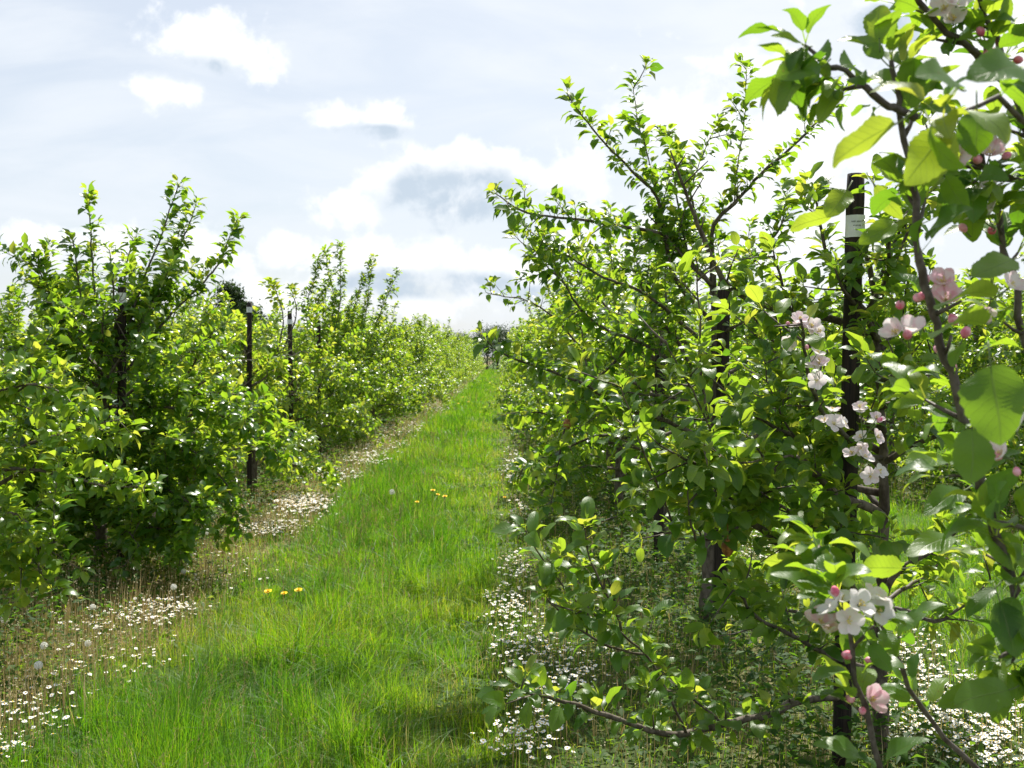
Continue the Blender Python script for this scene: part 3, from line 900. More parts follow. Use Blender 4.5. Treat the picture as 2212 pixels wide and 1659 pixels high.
def B2(pts, d0, d1, r0=0.010, r1=0.0026, t=None, **kw):
    (t or T2).branch(tr(pts, d0, d1), r0, r1, kw.pop('lat', 0.11), kw.pop('ll', (0.05, 0.18)), kw.pop('lat_t0', 0.1), ds=kw.pop('ds', 0.026), k=kw.pop('k', (2, 4)), t0=kw.pop('t0', 0.1), rise=0.15, **kw)


B2([(1538, 640), (1538, 510), (1549, 475), (1585, 440), (1631, 389), (1674, 350), (1727, 301), (1770, 258), (1813, 211), (1835, 172)], 6.3, 5.9, 0.012, sub=[
    tr([(1585, 440), (1590, 381), (1600, 311), (1610, 237), (1612, 150)], 6.2, 6.1)], lat=.16, ll=(.05, .12))
B2([(1540, 700), (1456, 596), (1432, 479), (1417, 420), (1385, 389), (1339, 342), (1292, 292), (1237, 225)], 6.3, 5.6, 0.012, sub=[
    tr([(1417, 420), (1401, 342), (1378, 264), (1368, 190)], 6.0, 5.9), tr([(1450, 560), (1495, 400), (1518, 335), (1550, 262)], 6.2, 6.0)], lat=.15, ll=(.05, .13))
B2([(1540, 620), (1448, 518), (1417, 503), (1339, 487), (1260, 475), (1182, 467), (1120, 452), (1070, 418)], 6.3, 5.5, 0.012, lat=.13, ll=(.05, .15))
B2([(1545, 760), (1400, 640), (1307, 600), (1240, 560), (1175, 540), (1150, 560)], 6.3, 5.7, 0.010)
B2([(1545, 860), (1420, 760), (1307, 710), (1253, 667), (1221, 616), (1175, 569)], 6.3, 5.6, 0.011)
B2([(1540, 960), (1440, 910), (1338, 878), (1281, 839), (1223, 814), (1152, 789), (1090, 765), (1050, 735)], 6.3, 5.3, 0.012, lat=.12, ll=(.05, .16))
B2([(1545, 900), (1430, 700), (1330, 780), (1260, 850), (1225, 900), (1205, 1010), (1190, 1090)], 6.3, 5.8, 0.011, k=(1, 3))
B2([(1540, 1010), (1400, 960), (1300, 940), (1200, 980), (1120, 1020)], 6.3, 6.0, 0.011)
B2([(1540, 700), (1600, 600), (1680, 500), (1700, 420)], 6.3, 6.1, 0.010)
B2([(1538, 560), (1500, 450), (1470, 340), (1440, 300)], 6.3, 6.5, 0.008, lat=.14, ll=(.05, .12))
post(P(1556, 1335, 6.25)[0] , 6.2, 1.93, 0.036, (0.01, 0), None, 'dark post half hidden in leaves behind the arching low branch, right row')

x3, y3 = 1.17, 8.2
T3 = Tree((x3, y3, 0), 41, 'mid', 0.077, 'apple tree of the right row with its twiggy branch reaching over the path edge', GRP_R, mtint=.45)
T3.trunk(np.array([[x3 + .05, y3, -.05], [x3 + .06, y3, .5], [x3 + .02, y3, 1.2], [x3 + .05, y3, 1.8]]), 0.04, 0.012)
T3.crown(1.95, 0.95, 11, 5, 0.85, lat=0.1, ds=0.036, k=(2, 4))
B2([(1440, 800), (1340, 700), (1260, 600), (1200, 540), (1160, 510), (1120, 480)], 8.2, 7.7, 0.010, t=T3, lat=.15, ll=(.05, .12))
B2([(1440, 900), (1300, 800), (1200, 690), (1140, 650), (1090, 640), (1050, 632)], 8.2, 7.8, 0.010, t=T3, k=(1, 2), ds=.05)
B2([(1440, 980), (1300, 950), (1200, 900), (1120, 890), (1080, 900)], 8.2, 7.6, 0.010, t=T3)
post(P(1424, 1190, 8.0)[0], 8.0, 1.6, 0.038, (0.01, 0), None, 'short dark post base left of the arching low branch, right row')

# ------------------------------------------------------------------ left row
XL = -2.65
L0 = Tree((-2.62, 5.5, 0), 53, 'mid', 0.082, 'apple tree reaching in from the left edge, only its low sunlit branches showing', GRP_L, mtint=.55)
L0.trunk(np.array([[-2.62, 5.5, -.05], [-2.6, 5.5, .6], [-2.63, 5.5, 1.3], [-2.6, 5.5, 1.7]]), 0.035, 0.012)
L0.crown(1.2, 0.62, 7, 0, 0.5, lat=0.08, ds=0.034, k=(3, 5))
for pts, d0, d1 in (([(-30, 1010), (60, 960), (130, 940), (190, 920), (260, 905)], 5.5, 5.6), ([(-30, 1020), (40, 1013), (130, 1025), (230, 1050), (330, 1050)], 5.4, 5.3),
                    ([(-40, 1130), (20, 1110), (60, 1130), (50, 1170)], 5.2, 5.0), ([(-40, 860), (60, 830), (130, 850), (180, 900)], 5.5, 5.3),
                    ([(-40, 1200), (0, 1210), (50, 1230)], 5.2, 5.1)):
    B2(pts, d0, d1, 0.009, t=L0, lat=0.09, ll=(.05, .15))

L1 = Tree((-2.82, 7.75, 0), 67, 'mid', 0.086, 'big bushy apple tree around the tied post, first whole tree of the left row', GRP_L, mtint=.42)
L1.trunk(tr([(218, 1225), (215, 1080), (225, 900), (250, 760), (265, 640)], 7.75, 7.75), 0.05, 0.012)
for zz in np.arange(1.0, 2.05, .1):
    pq = np.array([P(262, 1235, 7.65)[0], 7.65, zz])
    L1.gaps.append((pq, pq + nrm(CAM - pq) * 1.3, .085, .8))
L1.crown(1.68, 1.0, 25, 0, 0.26, lat=0.075, ds=0.032, k=(3, 5))
for pts, d1 in (([(255, 800), (230, 720), (205, 632), (199, 558), (196, 500), (190, 428)], 7.5), ([(262, 780), (280, 700), (293, 655), (319, 582), (343, 523), (366, 456), (386, 398)], 7.6),
                ([(270, 760), (310, 680), (351, 602), (381, 544), (410, 482), (424, 440)], 7.9), ([(275, 800), (360, 690), (430, 620), (474, 567), (495, 514), (513, 474)], 8.0),
                ([(240, 820), (160, 740), (120, 660), (91, 588), (78, 548), (48, 535)], 7.6), ([(245, 780), (190, 700), (175, 640), (164, 560), (156, 518)], 7.3),
                ([(262, 760), (265, 680), (272, 588), (281, 538), (295, 508)], 8.1), ([(250, 740), (248, 680), (245, 620), (236, 540)], 7.2)):
    B2(pts, 7.75, d1, 0.009, t=L1, lat=0.13, ll=(.03, .08), ds=0.024, k=(2, 3))
for pts, d1 in (([(235, 960), (330, 960), (430, 990), (490, 1050), (520, 1150)], 7.2), ([(230, 880), (360, 880), (480, 900), (580, 960), (610, 1000)], 7.4), ([(225, 1020), (320, 1040), (400, 1080), (440, 1140)], 6.9),
                ([(225, 1020), (180, 1040), (120, 1100), (90, 1170)], 7.0), ([(225, 960), (120, 960), (60, 1040), (30, 1120)], 7.2), ([(225, 1040), (240, 1070), (260, 1120), (300, 1180)], 6.9),
                ([(235, 900), (380, 860), (500, 850), (570, 900)], 7.9), ([(225, 1060), (160, 1090), (180, 1150), (150, 1190)], 7.2), ([(225, 1060), (330, 1080), (370, 1150), (400, 1190)], 7.3)):
    B2(pts, 7.75, d1, 0.010, t=L1, lat=0.075, ll=(.08, .26), ds=0.03, k=(3, 5))
post(P(262, 1235, 7.65)[0], 7.65, 1.985, 0.03, (0.02, 0), 1.90, 'dark post with pale tie and white tag inside the first whole left tree', P(0, 868, 7.65)[2])

rr = random.Random(5)
left_unique = [(-2.75, 9.75, 'yellowish apple tree in front of the two tagged posts, left row', 1.45, 3, .66),
               (-2.68, 11.9, 'apple tree beside the taller of the two tagged posts, left row', 1.5, 2, .66),
               (-2.78, 14.1, 'apple tree around the shorter of the two tagged posts, left row', 1.5, 3, .6),
               (-2.70, 16.2, 'apple tree with long thin upright shoots, left row', 1.75, 4, .52),
               (-2.66, 18.3, 'apple tree with two slim upright shoots behind the tagged posts, left row', 1.85, 5, .5)]
LU = []
for i, (x, y, lb, H, sh, mt) in enumerate(left_unique):
    t = Tree((x, y, 0), 100 + i, 'mid', 0.086, lb, GRP_L, mtint=mt)
    t.trunk(np.array([[x, y, -.05], [x + .03, y, .5], [x - .02, y, 1.1], [x, y, H * .95]]), 0.04, 0.012)
    for (gx, gy, g0, g1) in ((XL - .02, 11.7, .25, 2.1), (XL - .03, 14.15, .1, 2.12), (XL, 16.1, 1.3, 2.05)):
        for zz in np.arange(g0, g1, .1):
            pq = np.array([gx, gy, zz])
            t.gaps.append((pq, pq + nrm(CAM - pq) * 3.2, (.07 if zz < 1.4 else .12), (.93 if zz > 1.5 else .85)))
    t.crown(H, 0.92 if i == 0 else 1.0, 13 if i == 0 else 17, sh, 0.3, lat=0.08, ds=0.036, k=(3, 5))
    LU.append(t)
for k_, pts, d in ((3, [(690, 760), (665, 660), (680, 600), (688, 556)], 16.2), (3, [(700, 760), (722, 660), (712, 600), (702, 540)], 16.4), (3, [(715, 760), (735, 650), (735, 590), (737, 528)], 16.0),
                   (4, [(770, 760), (790, 680), (797, 620), (806, 555)], 18.3), (4, [(790, 760), (820, 680), (845, 620), (862, 588)], 18.3), (4, [(760, 740), (765, 660), (785, 600)], 18.2),
                   (1, [(600, 760), (612, 690), (600, 640), (588, 610)], 12.0), (1, [(610, 760), (640, 680), (630, 625)], 12.1)):
    B2(pts, d, d, 0.008, t=LU[k_], lat=0.09, ll=(.04, .1), ds=0.026)
post(XL - .02, 11.7, 2.08, 0.027, (0.012, 0), 1.995, 'taller of the two tagged posts standing close together, left row')
post(XL - .03, 14.15, 2.09, 0.029, (-0.02, 0), 1.945, 'shorter tagged post standing nearer the path, left row')
post(XL, 16.1, 2.02, 0.028, (0.0, 0), None, 'untagged post top showing just right of the tagged pair')
post(XL + .02, 26.6, 1.5, 0.04, (0, 0), None, 'dark stake foot at the path edge far down the left row')

# ------------------------------------------------------------------ copies for the long rows
def make_variant(seed, lod, size, x, y, label, group, H, spread, limbs, shoots, ds, k, lat):
    t = Tree((x, y, 0), seed, lod, size, label, group, mtint=.55)
    t.trunk(np.array([[0, 0, -.05], [.03, .01, .5], [-.02, 0, 1.1], [0, 0, H * .95]]), 0.045, 0.012, world=False)
    mb, lv = t.crown(H, spread, limbs, shoots, 0.3, world=False, lat=lat, ds=ds, k=k, merge=True)
    fm = MB()
    lv.into(fm, lod, t.rng)
    mb.build('branches', M_BARK, t.root)
    fm.build('crown', M_LEAF, t.root)
    return t.root


def kids(o):
    return [c for c in COL.objects if c.parent == o]


def copy_tree(o, ch, loc, rz, scl, label, group):
    c = o.copy()
    COL.objects.link(c)
    c.location = loc
    c.rotation_euler.z = rz
    c.scale = scl
    c['label'], c['group'] = label, group
    for k in ch:
        q = k.copy()
        COL.objects.link(q)
        q.parent = c
    return c


FARL = 'one of the distant apple trees closing up along the left row'
FARR = 'one of the distant apple trees closing up along the right row'
spots = []
y = 20.4
while y < 118:
    spots.append((XL + rr.uniform(-.12, .12), y, 'L'))
    y += 2.08 + rr.uniform(-.12, .12)
y = 10.3
while y < 118:
    spots.append((1.22 + rr.uniform(-.1, .1), y, 'R'))
    y += 2.08 + rr.uniform(-.12, .12)
y = 3.6
while y < 60:
    spots.append((5.15 + rr.uniform(-.12, .12), y, 'RR'))
    y += 2.08
y = 9.0
while y < 60:
    spots.append((-6.6 + rr.uniform(-.12, .12), y, 'LL'))
    y += 2.08
y = 12.0
while y < 50:
    spots.append((9.05 + rr.uniform(-.12, .12), y, 'RRR'))
    y += 2.08
spots.sort(key=lambda q: q[1])
LAB = {'L': (FARL, GRP_L), 'R': (FARR, GRP_R),
       'LL': ('one of the apple trees in the row behind the left row', 'apple trees of the row beyond the left row'),
       'RR': ('one of the apple trees in the row seen through the right row', 'apple trees of the row beyond the right row'),
       'RRR': ('one of the apple trees two rows beyond the right row', 'apple trees two rows right of the path')}
NEARLAB = {('R', 0): 'apple tree fifth along the right row, half hidden behind the twiggy overhanging branch',
           ('R', 1): 'apple tree sixth along the right row, low leaves touching the path',
           ('L', 0): 'apple tree directly behind the slim upright shoots, left row',
           ('L', 1): 'apple tree second behind the slim upright shoots, left row'}
protos, near_n, far_n, cnt = {}, 0, 0, {}
for (x, y, row) in spots:
    j = cnt.get(row, 0)
    cnt[row] = j + 1
    label, group = LAB[row]
    label = NEARLAB.get((row, j), label)
    far = y > 34
    lodk = ('far', far_n % 4) if far else ('mid', near_n % 6)
    if far:
        far_n += 1
    else:
        near_n += 1
    rz = rr.uniform(0, 6.28)
    s = rr.uniform(0.9, 1.12)
    if lodk not in protos:
        if far:
            o = make_variant(300 + lodk[1], 'far', 0.105, x, y, label, group, 2.0, 1.0, 16, 8, 0.06, (3, 5), 0.10)
        else:
            o = make_variant(200 + lodk[1], 'mid', 0.088, x, y, label, group, 1.85, 1.02, 18, 4 + lodk[1] % 4, 0.038, (3, 5), 0.085)
        o.rotation_euler.z = rz
        o.scale = (s, s, s * rr.uniform(0.94, 1.06))
        protos[lodk] = (o, kids(o))
    else:
        o, ch = protos[lodk]
        copy_tree(o, ch, (x, y, 0), rz, (s, s, s * rr.uniform(0.92, 1.1)), label, group)

# ------------------------------------------------------------------ dark trees on the skyline
def dark_tree(px, ytop, d, width, label, seed):
    rng = np.random.default_rng(seed)
    c = P(px, 770, d)
    h = P(px, ytop, d)[2]
    o = empty('broadleaf_tree', (c[0], c[1], 0))
    tag(o, label, 'tree', 'dark trees beyond the orchard')
    mb, lv = MB(), Leaves()
    tube(mb, resample([[0, 0, -.1], [0.05, 0, h * .4], [0, 0.05, h * .8]], .4), np.linspace(h * .025, h * .008, len(resample([[0, 0, -.1], [0.05, 0, h * .4], [0, 0.05, h * .8]], .4))), 8)
    cl = []
    for i in range(46):
        a, el = rng.uniform(0, 6.28), rng.uniform(-0.5, 1.4)
        rad = rng.uniform(0.45, 1.0)
        q = np.array([math.cos(a) * math.cos(el) * width * .5 * rad, math.sin(a) * math.cos(el) * width * .5 * rad, h * .58 + math.sin(el) * h * .36 * rad])
        cl.append(q)
        tube(mb, np.array([[0, 0, h * rng.uniform(.25, .6)], q * [.6, .6, 1], q]), [h * .009, h * .004, h * .002], 4)
    cl = np.array(cl)
    n = 5200
    idx = rng.integers(0, len(cl), n)
    pos = cl[idx] + rng.normal(0, 1, (n, 3)) * width * np.array([.085, .085, .075])
    d_ = nrm(rng.normal(0, 1, (n, 3)))
    L = rng.uniform(.12, .26, n) * (h / 6) ** .5
    lv.add(pos, d_, nrm(rng.normal(0, .6, (n, 3)) + UP), L, L * .6, rng.uniform(0, 1, n), rng.uniform(.2, .8, n), rng.uniform(.1, .4, n), np.zeros(n))
    fm = MB()
    lv.into(fm, 'far', rng)
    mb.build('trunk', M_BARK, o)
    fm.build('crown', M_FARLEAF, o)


dark_tree(498, 598, 62, 2.3, 'dark round tree rising behind the first left apple tree', 1)
dark_tree(548, 655, 70, 2.6, 'small dark tree top just above the tagged posts', 2)
dark_tree(470, 690, 66, 2.4, 'low dark tree mostly hidden behind the first left apple tree', 7)
dark_tree(1075, 698, 128, 5.0, 'dark tree closing the far end of the grass path', 3)
dark_tree(1052, 712, 126, 4.4, 'lower dark tree left of the one closing the path', 4)
dark_tree(1110, 715, 134, 5.0, 'dark tree behind the far end of the right row', 5)
dark_tree(990, 722, 136, 4.5, 'dark tree behind the far end of the left row', 6)

_rn = np.random.default_rng(99).uniform(0, 1, (256, 256))


def vnoise(x, y, f):
    """smooth value noise, 0..1"""
    x, y = x * f + 500.3, y * f + 500.7
    i, j = np.floor(x).astype(int), np.floor(y).astype(int)
    u, v = x - i, y - j
    u, v = u * u * (3 - 2 * u), v * v * (3 - 2 * v)
    g_ = lambda p, q: _rn[p % 256, q % 256]
    return (g_(i, j) * (1 - u) + g_(i + 1, j) * u) * (1 - v) + (g_(i, j + 1) * (1 - u) + g_(i + 1, j + 1) * u) * v


# hedge across the far end of the path
def hedge():
    rng = np.random.default_rng(12)
    c = P(1060, 770, 123)
    o = empty('hedge', (c[0], c[1], 0))
    tag(o, 'dark green hedge running across the far end of the grass path', 'hedge')
    mb, lv = MB(), Leaves()
    for x in np.arange(-13, 13, .8):
        p = grow([x + rng.normal(0, .2), 0, -.1], [rng.normal(0, .2), rng.normal(0, .2), 1], rng.uniform(1.6, 2.6), rng, .05, .15, .4)
        tube(mb, p, np.linspace(.06, .02, len(p)), 5)
    n = 11000
    x = rng.uniform(-14, 14, n)
    top = 2.6 + 1.1 * vnoise(x, 0 * x, .55) + .7 * vnoise(x, 0 * x + 9, 1.7)
    z = top * rng.uniform(0.02, 1, n) ** .8
    pos = np.stack([x, rng.normal(0, .7, n), z], -1)
    L = rng.uniform(.14, .28, n)
    lv.add(pos, nrm(rng.normal(0, 1, (n, 3))), nrm(rng.normal(0, .6, (n, 3)) + UP), L, L * .6, rng.uniform(0, 1, n), rng.uniform(.2, .8, n), rng.uniform(.1, .4, n), np.zeros(n))
    fm = MB()
    lv.into(fm, 'far', rng)
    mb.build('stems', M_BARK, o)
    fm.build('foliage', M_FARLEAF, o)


hedge()

# ------------------------------------------------------------------ blossom
def petal_mb(mb, c, axis, rng, size, open_=1.0, tint=0.5):
    """one five-petalled flower facing axis"""
    axis = nrm(np.asarray(axis, float))
    e1 = nrm(np.cross(axis, [0.3, 0.8, 0.51]))
    e2 = np.cross(axis, e1)
    lo, ph = [], rng.uniform(0, 6.28)
    ts = np.linspace(0, 1, 6)
    for i in range(5):
        a = ph + i * 2 * math.pi / 5 + rng.normal(0, .09)
        dr = math.cos(a) * e1 + math.sin(a) * e2
        sd = np.cross(axis, dr)
        tilt = (1 - open_) * 1.2 + rng.normal(0.15, .16)
        V, U = [], []
        for t in ts:
            wdt = size * 0.92 * (math.sin(math.pi * min(1, (0.06 + t * .9)) ** 1.25)) ** .8 if t < 1 else size * .16
            ct = tilt + t * .35 * (1 if open_ > .6 else 2.0)
            for s_ in (-1, -.5, 0, .5, 1):
                q = c + dr * size * (0.10 + t) * math.cos(tilt * .8) + axis * size * (t * math.sin(tilt) + .12 * t * t) + sd * s_ * wdt * .5 + axis * (s_ * s_) * wdt * .22
                q = q + axis * rng.normal(0, size * .012)
                V.append(q); U.append((s_ * .5 + .5, t))
        q = [[r_ * 5 + k, r_ * 5 + k + 1, r_ * 5 + k + 6, r_ * 5 + k + 5] for r_ in range(5) for k in range(4)]
        mb.add(V, q, None, tint, U)


def stamens_mb(mb, c, axis, rng, size):
    axis = nrm(np.asarray(axis, float))
    for i in range(12):
        d = nrm(axis + rng.normal(0, .38, 3))
        p = c + d * size * rng.uniform(.3, .48)
        tube(mb, np.array([c, p]), [size * .018, size * .014], 3)
        tube(mb, np.array([p - d * size * .03, p + d * size * .05]), [size * .05, size * .04], 5)


def bud_mb(mb, c, axis, size):
    axis = nrm(np.asarray(axis, float))
    t = np.linspace(0, 1, 8)
    path = c + axis * (t[:, None] * size)
    tube(mb, path, size * .42 * np.sin(np.pi * (0.06 + t * .86)) ** .7, 9)


def cluster(tree, px, py, d, rad, nf, nb, size, seed, pink=0.5, open_=1.0):
    rng = np.random.default_rng(seed)
    rad_m = rad * d / FPX
    core = P(px, py, d)
    toc = nrm(CAM - core)
    for i in range(nf):
        off = rng.normal(0, 1, 3)
        off = off - toc * off.dot(toc) * .5
        off = nrm(off) * rad_m * rng.uniform(.35, 1.0)
        c = core + off
        ax = nrm(off / rad_m * .7 + toc * rng.uniform(.1, .9) + UP * .45)
        mb, sm, st = MB(), MB(), MB()
        petal_mb(mb, c, ax, rng, size * rng.uniform(.85, 1.1), open_ * rng.uniform(.72, 1.0), pink * rng.uniform(.4, 1.3))
        o = mb.build('blossom', M_PETAL, tree.root, off=tree.loc)
        stamens_mb(sm, c, ax, rng, size)
        sm.build('stamens', M_STAMEN, o, off=tree.loc)
        tube(st, resample([core - UP * rad_m * .5, c - ax * size * .5, c + ax * size * .04], .01), 0.0011, 5)
        st.build('flower_stalk', M_STEM, o, off=tree.loc)
    for i in range(nb):
        off = nrm(rng.normal(0, 1, 3)) * rad_m * rng.uniform(.6, 1.15)
        c = core + off
        ax = nrm(off + UP * rad_m * .6)
        mb, st = MB(), MB()
        bud_mb(mb, c, ax, size * rng.uniform(.55, .8))
        o = mb.build('flower_bud', M_BUD, tree.root, off=tree.loc)
        tube(st, resample([core - UP * rad_m * .4, c - ax * size * .4, c + ax * size * .08], .01), 0.0011, 5)
        st.build('flower_stalk', M_STEM, o, off=tree.loc)


S_ = 0.0195
# open white blossom on the second right-hand tree
for args in CL1:
    cluster(T1, *args, S_ * 1.3, int(args[0] + args[1]), .35, 1.0)
# pink and white flowers and buds on the closest tree
for args in CL0:
    cluster(T0, *args[:6], S_ * 1.04, int(args[0] * 3 + args[1]), args[6], args[7])
cluster(L1, 340, 1105, 7.1, 10, 1, 1, S_, 9, .8, .7)
for (tt, px, py, d) in ((T2, 1225, 905, 5.75), (T1, 1572, 1165, 3.5)):
    mb = MB()
    rng = np.random.default_rng(px)
    c = P(px, py, d)
    t = np.linspace(0, 1, 10)
    tube(mb, c - UP * (t[:, None] * .055), .022 * np.sin(np.pi * (.05 + .9 * t)) ** .6 * (1 + rng.normal(0, .08, 10)), 9)
    tube(mb, np.array([c + UP * .05, c - UP * .01]), .0018, 5)
    mb.build('shrivelled_apple', M_ROT, tt.root, off=tt.loc)

# ------------------------------------------------------------------ grass
def in_lane(x, y, rng, soft=0.13):
    e = 0.10 * np.sin(y * 1.7 + 0.5) + 0.07 * np.sin(y * 4.1 + x) + rng.normal(0, soft, len(x))
    m = np.zeros(len(x), bool)
    for a, b in LANES:
        m |= (x + e > a) & (x + e < b)
    return m


def blades(name, pts, L, wd, tint, lean, rng, material, segs=3, label=None):
    n = len(pts)
    az = rng.uniform(0, 6.28, n)
    sweep = vnoise(pts[:, 0], pts[:, 1], 3.5) * 12.6          # neighbouring blades lean the same way
    az = np.where(rng.uniform(0, 1, n) < .6, sweep + rng.normal(0, .6, n), az)
    d = np.stack([np.cos(az), np.sin(az), np.zeros(n)], -1)
    d[:, 0] += 0.12
    face = az + math.pi / 2 + rng.normal(0, .5, n)
    sd = np.stack([np.cos(face), np.sin(face), np.zeros(n)], -1)
    ts = np.linspace(0, 1, segs + 1)
    V = np.zeros((n, 2 * segs + 1, 3))
    for i, t in enumerate(ts):
        out_ = lean * L * t ** 2.0
        hgt = L * t * (1 - 0.45 * np.minimum(lean, 1.2) * t)
        c = pts + d * out_[:, None] + UP * hgt[:, None]
        wv = wd * (1 - t ** 1.6 * .85) * .5
        if i < segs:
            V[:, 2 * i] = c - sd * wv[:, None]
            V[:, 2 * i + 1] = c + sd * wv[:, None]
        else:
            V[:, 2 * segs] = c
    k = 2 * segs + 1
    off = np.arange(n)[:, None, None] * k
    q = np.array([[2 * i, 2 * i + 1, 2 * i + 3, 2 * i + 2] for i in range(segs - 1)])
    t3 = np.array([[2 * segs - 2, 2 * segs - 1, 2 * segs]])
    return V.reshape(-1, 3), (q[None] + off).reshape(-1, 4), (t3[None] + off).reshape(-1, 3), np.repeat(tint, k)


def scatter(y0, y1, x0, x1, dens, rng):
    n = int((y1 - y0) * (x1 - x0) * dens)
    return rng.uniform(x0, x1, n), rng.uniform(y0, y1, n)


rng = np.random.default_rng(77)
gm = MB()
BANDS = [(2.9, 5.0, 13000, 1.0), (5.0, 7.5, 9500, 1.15), (7.5, 11, 5200, 1.6), (11, 17, 2500, 2.3), (17, 30, 900, 3.8), (30, 60, 280, 6.5), (60, 122, 75, 12)]
for (y0, y1, dn, wf) in BANDS:
    for (a, b) in LANES[1:5]:
        main = (a < 0 < b + 1)
        if not main and y0 > 30:
            continue
        lo = max(a - .35, -0.50 * y1 - .5)
        hi = min(b + .35, 0.50 * y1 + .5)
        if hi <= lo:
            continue
        x, y = scatter(y0, y1, lo, hi, dn * (1 if main else .6), rng)
        m = in_lane(x, y, rng) & (np.abs(x) < 0.49 * y + 0.7)
        x, y = x[m], y[m]
        tuft = vnoise(x, y, 5.5) * .6 + vnoise(x, y, 13) * .4
        big_ = vnoise(x, y, 1.3) * .65 + vnoise(x, y, 3.1) * .35
        keep = rng.uniform(0, 1, len(x)) < 0.35 + 1.1 * tuft
        x, y, tuft, big_ = x[keep], y[keep], tuft[keep], big_[keep]
        n = len(x)
        L = (0.025 + 0.25 * np.clip(tuft - .18, 0, 1) ** 1.7 + 0.05 * big_) * rng.uniform(.4, 1.45, n)
        crest = np.ones(n)
        if main:                                   # lusher crest along the middle of the path, trodden edge at its right
            crest = 0.66 + 0.95 * np.exp(-((x + 0.95 + .25 * np.sin(y * .6)) / 0.55) ** 2)
        L = L * crest
        kind_ = rng.uniform(0, 1, n)
        clump = vnoise(x, y, 1.9)
        tall = kind_ < 0.16 * crest * np.clip(clump * 2.2 - .55, .12, 1.5)
        arch = (kind_ > .955)
        L = np.where(tall, L * 1.1 + .115, L)
        L = np.where(arch, L * 1.1 + .06, L)
        wd = np.where(tall, .0024, .0030) * rng.uniform(.6, 1.4, n) * wf
        wd = np.where(arch, .0046 * wf, wd)
        tint = .50 + .75 * (big_ - .5) + .35 * (.5 - tuft) + rng.normal(0, .2, n) - .12 * (crest - .9)
        tint = np.where(tall, tint - .38, tint)
        tint = np.clip(tint, 0, .93)
        tint = np.where(rng.uniform(0, 1, n) < .03 + .12 * (crest < .85), 1.0, tint)
        lean = np.abs(rng.normal(.45, .38, n)) + .04
        lean = np.where(arch, rng.uniform(.9, 1.5, n), np.where(tall, lean * .6, lean))
        segs = 4 if y0 < 7 else (3 if y0 < 12 else 2)
        V, q, t3, T = blades('', np.stack([x, y, np.full(n, -.025)], -1), L, wd, tint, lean, rng, None, segs)
        kk = 2 * segs + 1
        ok = ~arch
        Vr, qr, tr_ = V.reshape(n, kk, 3), q.reshape(n, segs - 1, 4), t3.reshape(n, 1, 3)
        base_i = (np.arange(n) * kk)[:, None, None]
        for sel, mi_ in ((ok, 0), (arch, 1)):
            ns = int(sel.sum())
            nb_ = (np.arange(ns) * kk)[:, None, None]
            gm.add(Vr[sel].reshape(-1, 3), (qr[sel] - base_i[sel] + nb_).reshape(-1, 4), (tr_[sel] - base_i[sel] + nb_).reshape(-1, 3), T.reshape(n, kk)[sel].ravel(), np.full((ns * kk, 2), .3), mi_)
tag(gm.build('grass', [M_GRASS, M_GLINT]), 'long bright green grass of the path between the rows', 'grass', kind='stuff')

# brownish flowering grass stems standing above the path's grass
sm_ = MB()
for (y0, y1, dn, wf) in ((3.0, 6, 190, 1), (6, 10, 120, 1.4), (10, 20, 50, 2.2)):
    x, y = scatter(y0, y1, -1.7, -.1, dn, rng)
    m = in_lane(x, y, rng) & (rng.uniform(0, 1, len(x)) < np.exp(-((x + .95) / .5) ** 2) * (.2 + 1.2 * vnoise(x, y, 2.5)))
    x, y = x[m], y[m]
    n = len(x)
    L = rng.uniform(.2, .33, n)
    V, q, t3, T = blades('', np.stack([x, y, np.full(n, -.02)], -1), L, .0016 * wf * np.ones(n), rng.uniform(.0, .6, n), np.abs(rng.normal(.15, .15, n)), rng, None, 3)
    sm_.add(V, q, t3, T, np.full((len(V), 2), .3))
    tips = V.reshape(n, 7, 3)
    d_ = nrm(tips[:, 6] - tips[:, 4])
    for kx in range(7):                            # loose panicle
        f = rng.uniform(0, .07, n)[:, None]
        c = tips[:, 6] - d_ * f
        o = nrm(d_ + rng.normal(0, .55, (n, 3))) * (.012 + .1 * f)
        s_ = nrm(np.cross(o, rng.normal(0, 1, (n, 3)))) * .0011 * wf
        sm_.add(np.stack([c, c + o * .6 + s_, c + o * 1.1, c + o * .6 - s_], 1).reshape(-1, 3), np.arange(n * 4).reshape(-1, 4), None, rng.uniform(0, .5), np.full((n * 4, 2), .3))
tag(sm_.build('flowering_grass', M_DRY), 'fine brownish flowering grass stems above the green path', 'grass', kind='stuff')

